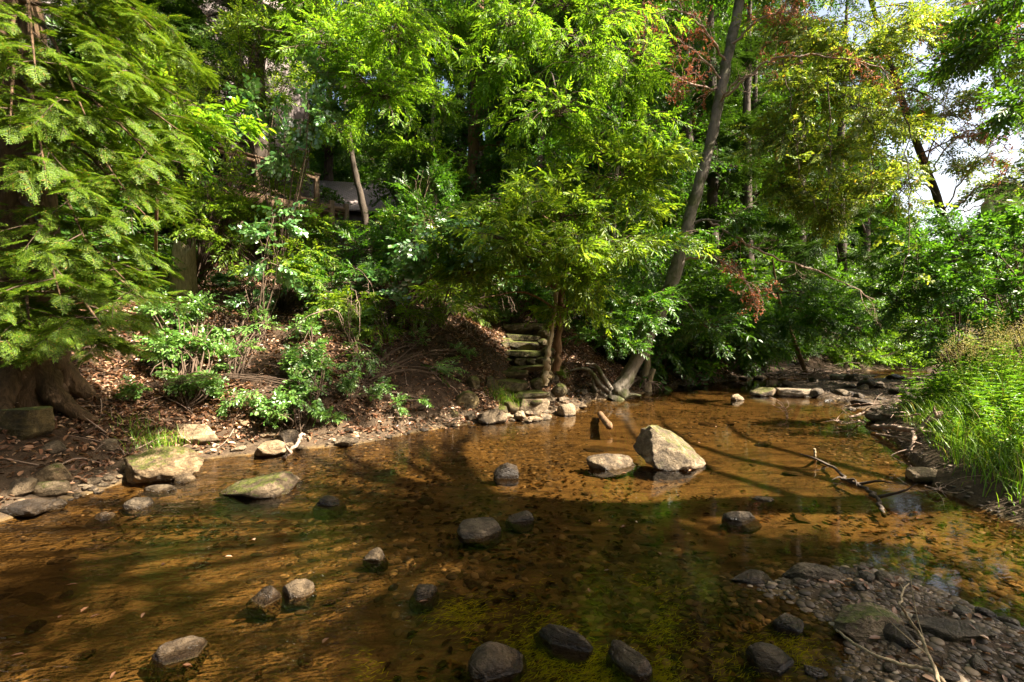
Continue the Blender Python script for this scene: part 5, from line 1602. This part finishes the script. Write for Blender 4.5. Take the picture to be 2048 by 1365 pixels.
rng = np.random.default_rng(200)
x, y = rng.uniform(-9, 7, 300000), rng.uniform(3.5, 17, 300000)
sf, sn = seg_dist(x, y, FAR), seg_dist(x, y, NEAR)
ok = ~inside(x, y, POLY) & (sf < sn) & in_view(x, y) & (sf > rng.uniform(.02, .6, len(x))) & (rng.random(len(x)) < np.clip(2.2 / (.6 + sf), .15, 1) * np.clip(.62 + 1.1 * lumps(x * 1.7 + 9, y * 1.7), .28, 1))
x, y = x[ok], y[ok]
p = np.stack([x, y, ground_z(x, y) + rng.uniform(.005, .035, len(x))], 1)
mb = MB()
k_ = rng.random(len(p)) < .5
leaves_flat(mb, rng, p[k_], .078, .04, .45)
leaves_flat(mb, rng, p[~k_], .05, .027, .65)
tag(mb.obj('leaf_litter', MAT['litter']), 'brown fallen leaves covering the far bank', None, None, 'stuff')
mb = MB()
k_ = rng.choice(len(p), 420, replace=False)
for q in p[k_]:                                       # fallen twigs and rootlets among the leaves
    a, L = rng.uniform(0, 6.28), rng.uniform(.1, .55)
    d = np.array((math.cos(a), math.sin(a), rng.normal(0, .12))) * L
    e = q + d
    e[2] = gz(e[0], e[1]) + rng.uniform(.01, .09)
    tube(mb, spline([q, (q + e) / 2 + rng.normal(0, .03, 3) + np.array((0, 0, .03)), e], 6), np.linspace(.007, .002, 6) * rng.uniform(.6, 1.5), 4)
tag(mb.obj('fallen_twigs', MAT['deadtwig']), 'fallen twigs lying in the leaf litter of the far bank', None, None, 'stuff')

x, y = np.concatenate([rng.uniform(-5.5, 15, 60000), rng.uniform(.5, 4.2, 17000)]), np.concatenate([rng.uniform(1.6, 16, 60000), rng.uniform(1.6, 3.4, 17000)])
z = ground_z(x, y)
ok = in_view(x, y) & (z > -.05) & (z < .16)
x, y, z = x[ok], y[ok], z[ok]
V, Q = SPH[4]
n = len(x)
s = rng.lognormal(math.log(.014), .65, n)
bars_ = inside(x, y, BAR)
s[bars_] = rng.lognormal(math.log(.0085), .6, int(bars_.sum()))
s = np.minimum(s, .035)
V = V * np.array((1, .8, .36))
a = rng.uniform(0, 6.28, n)
ca, sa = np.cos(a)[:, None], np.sin(a)[:, None]
W = np.stack([V[:, 0] * ca - V[:, 1] * sa, V[:, 0] * sa + V[:, 1] * ca, np.repeat(V[None, :, 2], n, 0)], -1) * s[:, None, None] + np.stack([x, y, z], 1)[:, None]
mb = MB()
mb.add(W.reshape(-1, 3), (Q[None] + (np.arange(n) * len(V))[:, None, None]).reshape(-1, 4))
mp, n_, l_, o_ = new_mat("gravel")
gg = n_.new("ShaderNodeNewGeometry")
b_ = n_.new("ShaderNodeBsdfPrincipled")
b_.inputs["Roughness"].default_value = .6
l_.new(ramp(n_, l_, gg.outputs["Random Per Island"], [(0, (.025, .016, .009)), (.6, (.09, .058, .034)), (.95, (.20, .14, .085)), (1, (.36, .28, .19))]), b_.inputs["Base Color"])
l_.new(b_.outputs[0], o_.inputs[0])
tag(mb.obj('gravel', mp, None, True), 'small pebbles along the water edges and bars', None, None, 'stuff')


def blades(mb, rng, p, h, w, bend=.5, mi=0):
    n = len(p)
    a = rng.uniform(0, 6.28, n)
    D = np.stack([np.cos(a), np.sin(a), 0 * a], 1)
    S = np.stack([-np.sin(a), np.cos(a), 0 * a], 1)
    H = h * rng.uniform(.5, 1.25, n)
    bn = bend * rng.uniform(.2, 1.3, n)
    rows = []
    for t, ww in ((0, 1), (.4, .9), (.75, .6), (1, .08)):
        c = p + np.array((0, 0, 1)) * (H * (t - .35 * bn * t * t))[:, None] + D * (H * bn * t * t)[:, None]
        rows += [c - S * w * ww / 2, c + S * w * ww / 2]
    X = np.stack(rows, 1)
    Q = np.array([(0, 1, 3, 2), (2, 3, 5, 4), (4, 5, 7, 6)])
    mb.add(X.reshape(-1, 3), (Q[None] + (np.arange(n) * 8)[:, None, None]).reshape(-1, 4), mi)


x, y = rng.uniform(3.4, 12, 120000), rng.uniform(2.6, 11, 120000)
sn, sf = seg_dist(x, y, NEAR), seg_dist(x, y, FAR)
ok = ~inside(x, y, POLY) & (sn < sf) & in_view(x, y) & (sn > rng.uniform(0.05, .5, len(x)) + .12 * np.clip((y - 4.2) / 1.5, 0, 1)) & (y < 7.6 + rng.normal(0, .4, len(x))) & (rng.random(len(x)) < np.clip(1.5 / (.5 + sn), .2, 1))
x, y = x[ok], y[ok]
mb = MB()
q_ = np.stack([x, y, ground_z(x, y) - .01], 1)
k_ = rng.random(len(q_)) < .55
blades(mb, rng, q_[k_], .20, .007, 1.1)
blades(mb, rng, q_[~k_], .34, .008, .8)
tag(mb.obj('bank_grass', MAT['grass']), 'bright green grass along the right bank', None, None, 'stuff')

# pebbles and sunken leaves on the stream bed
x, y = rng.uniform(-5.5, 8, 42000), 1450 / rng.uniform(100, 760, 42000)
z = ground_z(x, y)
ok = in_view(x, y) & (z < -.02) & (lumps(x * .8 + 3, y * .8 + 5) > rng.normal(.16 + .12 * (x < -1), .26, len(x)))
x, y, z = x[ok], y[ok], z[ok]
V, Q = SPH[4]
n = len(x)
s = np.minimum(rng.lognormal(math.log(.018), .6, n), .042)
V = V * np.array((1, .7, .35))
a = rng.uniform(0, 6.28, n)
ca, sa = np.cos(a)[:, None], np.sin(a)[:, None]
W = np.stack([V[:, 0] * ca - V[:, 1] * sa, V[:, 0] * sa + V[:, 1] * ca, np.repeat(V[None, :, 2], n, 0)], -1) * s[:, None, None] + np.stack([x, y, np.minimum(z, -.012 - s * .35)], 1)[:, None]
mb = MB()
mb.add(W.reshape(-1, 3), (Q[None] + (np.arange(n) * len(V))[:, None, None]).reshape(-1, 4))
mp, n_, l_, o_ = new_mat("bed_gravel")
gg = n_.new("ShaderNodeNewGeometry")
b_ = n_.new("ShaderNodeBsdfPrincipled")
b_.inputs["Roughness"].default_value = .9
l_.new(ramp(n_, l_, gg.outputs["Random Per Island"], [(0, (.025, .017, .009)), (.6, (.09, .06, .03)), (1, (.24, .17, .09))]), b_.inputs["Base Color"])
l_.new(b_.outputs[0], o_.inputs[0])
tag(mb.obj('bed_gravel', mp, None, True), 'brown pebbles on the stream bed under the water', None, None, 'stuff')
x, y = rng.uniform(-6, 8, 16000), 1450 / rng.uniform(90, 760, 16000)
z = ground_z(x, y)
ok = in_view(x, y) & (z < -.03) & (lumps(x * 1.1 - 4, y * 1.4) > rng.normal(.12, .22, len(x)))
mb = MB()
leaves_flat(mb, rng, np.stack([x, y, np.minimum(z + .012, -.008)], 1)[ok], .065, .032, .1)
tag(mb.obj('sunken_leaves', leaf_mat("sunken_leaf", [(0, (.02, .012, .006)), (.7, (.06, .034, .014)), (1, (.17, .095, .035))], .1, 0)), 'dark drowned leaves on the stream bed', None, None, 'stuff')
x, y = rng.uniform(-5, 6, 70), 1450 / rng.uniform(130, 700, 70)
ok = in_view(x, y) & (ground_z(x, y) < -.02)
mb = MB()
leaves_flat(mb, rng, np.stack([x, y, 0 * x + .003], 1)[ok], .045, .022, .05)
tag(mb.obj('floating_leaves', MAT['litter']), 'few fallen leaves floating on the water', None, None, 'stuff')

x, y = rng.uniform(1.0, 4.2, 900), rng.uniform(1.7, 3.4, 900)
z = ground_z(x, y)
ok = inside(x, y, BAR) & (z > .02)
mb = MB()
leaves_flat(mb, rng, np.stack([x, y, z + .015], 1)[ok], .05, .026, .5)
tag(mb.obj('bar_litter', MAT['litter']), 'scraps of fallen leaves on the near gravel bar', None, None, 'stuff')

# small tufts
for k, (px, py, r, h, lab) in enumerate([(1010, 806, .16, .28, 'dark green sedge tuft hanging below the stone stair'), (305, 893, .2, .2, 'green grass tuft on top of the long flat-topped boulder'), (1120, 752, .08, .22, 'little grass tuft beside the pale split stem')]):
    g = on_ground(px, py)
    if k == 1: g = g + np.array((0, 0, .06))
    n = 260
    p = g + np.stack([rng.normal(0, r, n), rng.normal(0, r * .6, n), np.zeros(n)], 1)
    p[:, 2] = np.maximum(ground_z(p[:, 0], p[:, 1]), g[2] - .05)
    mb = MB()
    blades(mb, rng, p, h, .006, 1.0)
    tag(mb.obj('grass_tuft', MAT['grass'], None, False, g), lab, 'grass tuft')


# tall weeds of the right bank, one plant each
def weed_mesh(seed, h=.8, nleaf=34, l=.11, w=.02):
    rr = np.random.default_rng(seed)
    sb, lb = MB(), MB()
    for s in range(3):
        top = np.array((rr.normal(0, .14), rr.normal(0, .14), h * rr.uniform(.75, 1.1)))
        line = spline([np.array((rr.normal(0, .03), rr.normal(0, .03), -.03)), top * .5 + np.append(rr.normal(0, .03, 2), 0), top], 12)
        tube(sb, line, np.linspace(.005, .0018, 12), 4)
        for k in range(nleaf):
            t = .15 + .85 * k / nleaf
            i = min(11, int(t * 11))
            a = k * 2.4
            V, Q = leaf(l * rr.uniform(.7, 1.15) * (1.1 - .5 * t), w * rr.uniform(.8, 1.2), .3, .35)
            lb.add(orient(V, line[i], (math.cos(a), math.sin(a), rr.uniform(.1, .8)), (0, 0, 1)), Q)
    return sb.mesh('stem', [MAT['grass']]), lb.mesh('foliage', [MAT['weed']])


def seedgrass_mesh(seed, h=1.2):
    rr = np.random.default_rng(seed)
    sb, hb_ = MB(), MB()
    for s in range(9):
        top = np.array((rr.normal(0, .22), rr.normal(0, .22), h * rr.uniform(.75, 1.1)))
        line = spline([np.array((rr.normal(0, .04), rr.normal(0, .04), -.03)), top * .55, top], 10)
        tube(sb, line, np.linspace(.003, .001, 10), 3)
        for k in range(46):
            f = rr.random()
            a = rr.uniform(0, 6.28)
            c = top - np.array((0, 0, f * .26)) + np.array((math.cos(a), math.sin(a), .5)) * (.02 + .10 * f) * rr.random()
            V, Q = leaf(.024, .009, .3, 0)
            hb_.add(orient(V, c, (math.cos(a), math.sin(a), .5), (0, .2, 1)), Q)
    blades(sb, rr, np.stack([rr.normal(0, .07, 24), rr.normal(0, .07, 24), np.zeros(24)], 1), .6, .008, .6)
    return sb.mesh('blade', [MAT['grass']]), hb_.mesh('seed_head', [MAT['seed']])


weeds = [weed_mesh(s, h, 34, l, w) for s, h, l, w in ((1, .75, .12, .028), (2, .9, .14, .03), (3, .55, .12, .05), (4, 1.0, .13, .024))]
seeds = [seedgrass_mesh(s) for s in (5, 6)]


def plant(name, meshes, parts, loc, s, rz, label, cat, group):
    r = thing(name, loc, label, cat, group, rz)
    r.scale = (s, s, s)
    for pn, me in zip(parts, meshes):
        o = bpy.data.objects.new(pn, me)
        COL.objects.link(o)
        o.parent = r


rr = np.random.default_rng(300)
c = 0
while c < 230:
    x, y = rr.uniform(4.3, 9.5), rr.uniform(4.2, 8.6)
    sn = float(seg_dist(np.array([x]), np.array([y]), NEAR)[0])
    if inside(np.array([x]), np.array([y]), POLY)[0] or sn < .35 + rr.random() * .7 or x > 1.12 * y + .3: continue
    plant('leafy_weed', weeds[rr.integers(4)], ('stem', 'foliage'), (x, y, gz(x, y)), rr.uniform(.55, 1.05) * min(1, .55 + sn * .35), rr.uniform(0, 6.28), 'tall green weed with narrow leaves in the thicket on the right bank', 'weed', 'leafy weeds of the right bank')
    c += 1
c = 0
while c < 22:
    x, y = rr.uniform(5.6, 8.6), rr.uniform(5.6, 8.2)
    if inside(np.array([x]), np.array([y]), POLY)[0] or x > 1.12 * y or x < .93 * y: continue
    plant('seeding_grass', seeds[c % 2], ('blade', 'seed_head'), (x, y, gz(x, y)), rr.uniform(.85, 1.15), rr.uniform(0, 6.28), 'tall grass with buff feathery seed heads on the right bank', 'grass plant', 'seeding grasses of the right bank')
    c += 1

# algae on the bed
mb = MB()
for px, py, sx, sy, n in ((1230, 1200, .22, .16, 1500), (1180, 1280, .25, .12, 1300), (840, 1300, .12, .08, 500), (1330, 1330, .2, .08, 900), (930, 1200, .1, .08, 260), (1570, 1290, .1, .08, 260)):
    g = G(px, py)
    n = int(n * 2.6)
    q = g + np.stack([rng.normal(0, sx, n), rng.normal(0, sy, n), np.zeros(n)], 1)
    q = q[lumps(q[:, 0] * 5, q[:, 1] * 5) > rng.normal(-.05, .2, n)]
    n = len(q)
    q[:, 2] = np.minimum(ground_z(q[:, 0], q[:, 1]) + rng.uniform(.005, .05, n), -.008)
    leaves_flat(mb, rng, q, .04, .0032, .10, 0, math.radians(205))
tag(mb.obj('algae', MAT['algae']), 'yellow-green algae strands under the shaded foreground water', None, None, 'stuff')
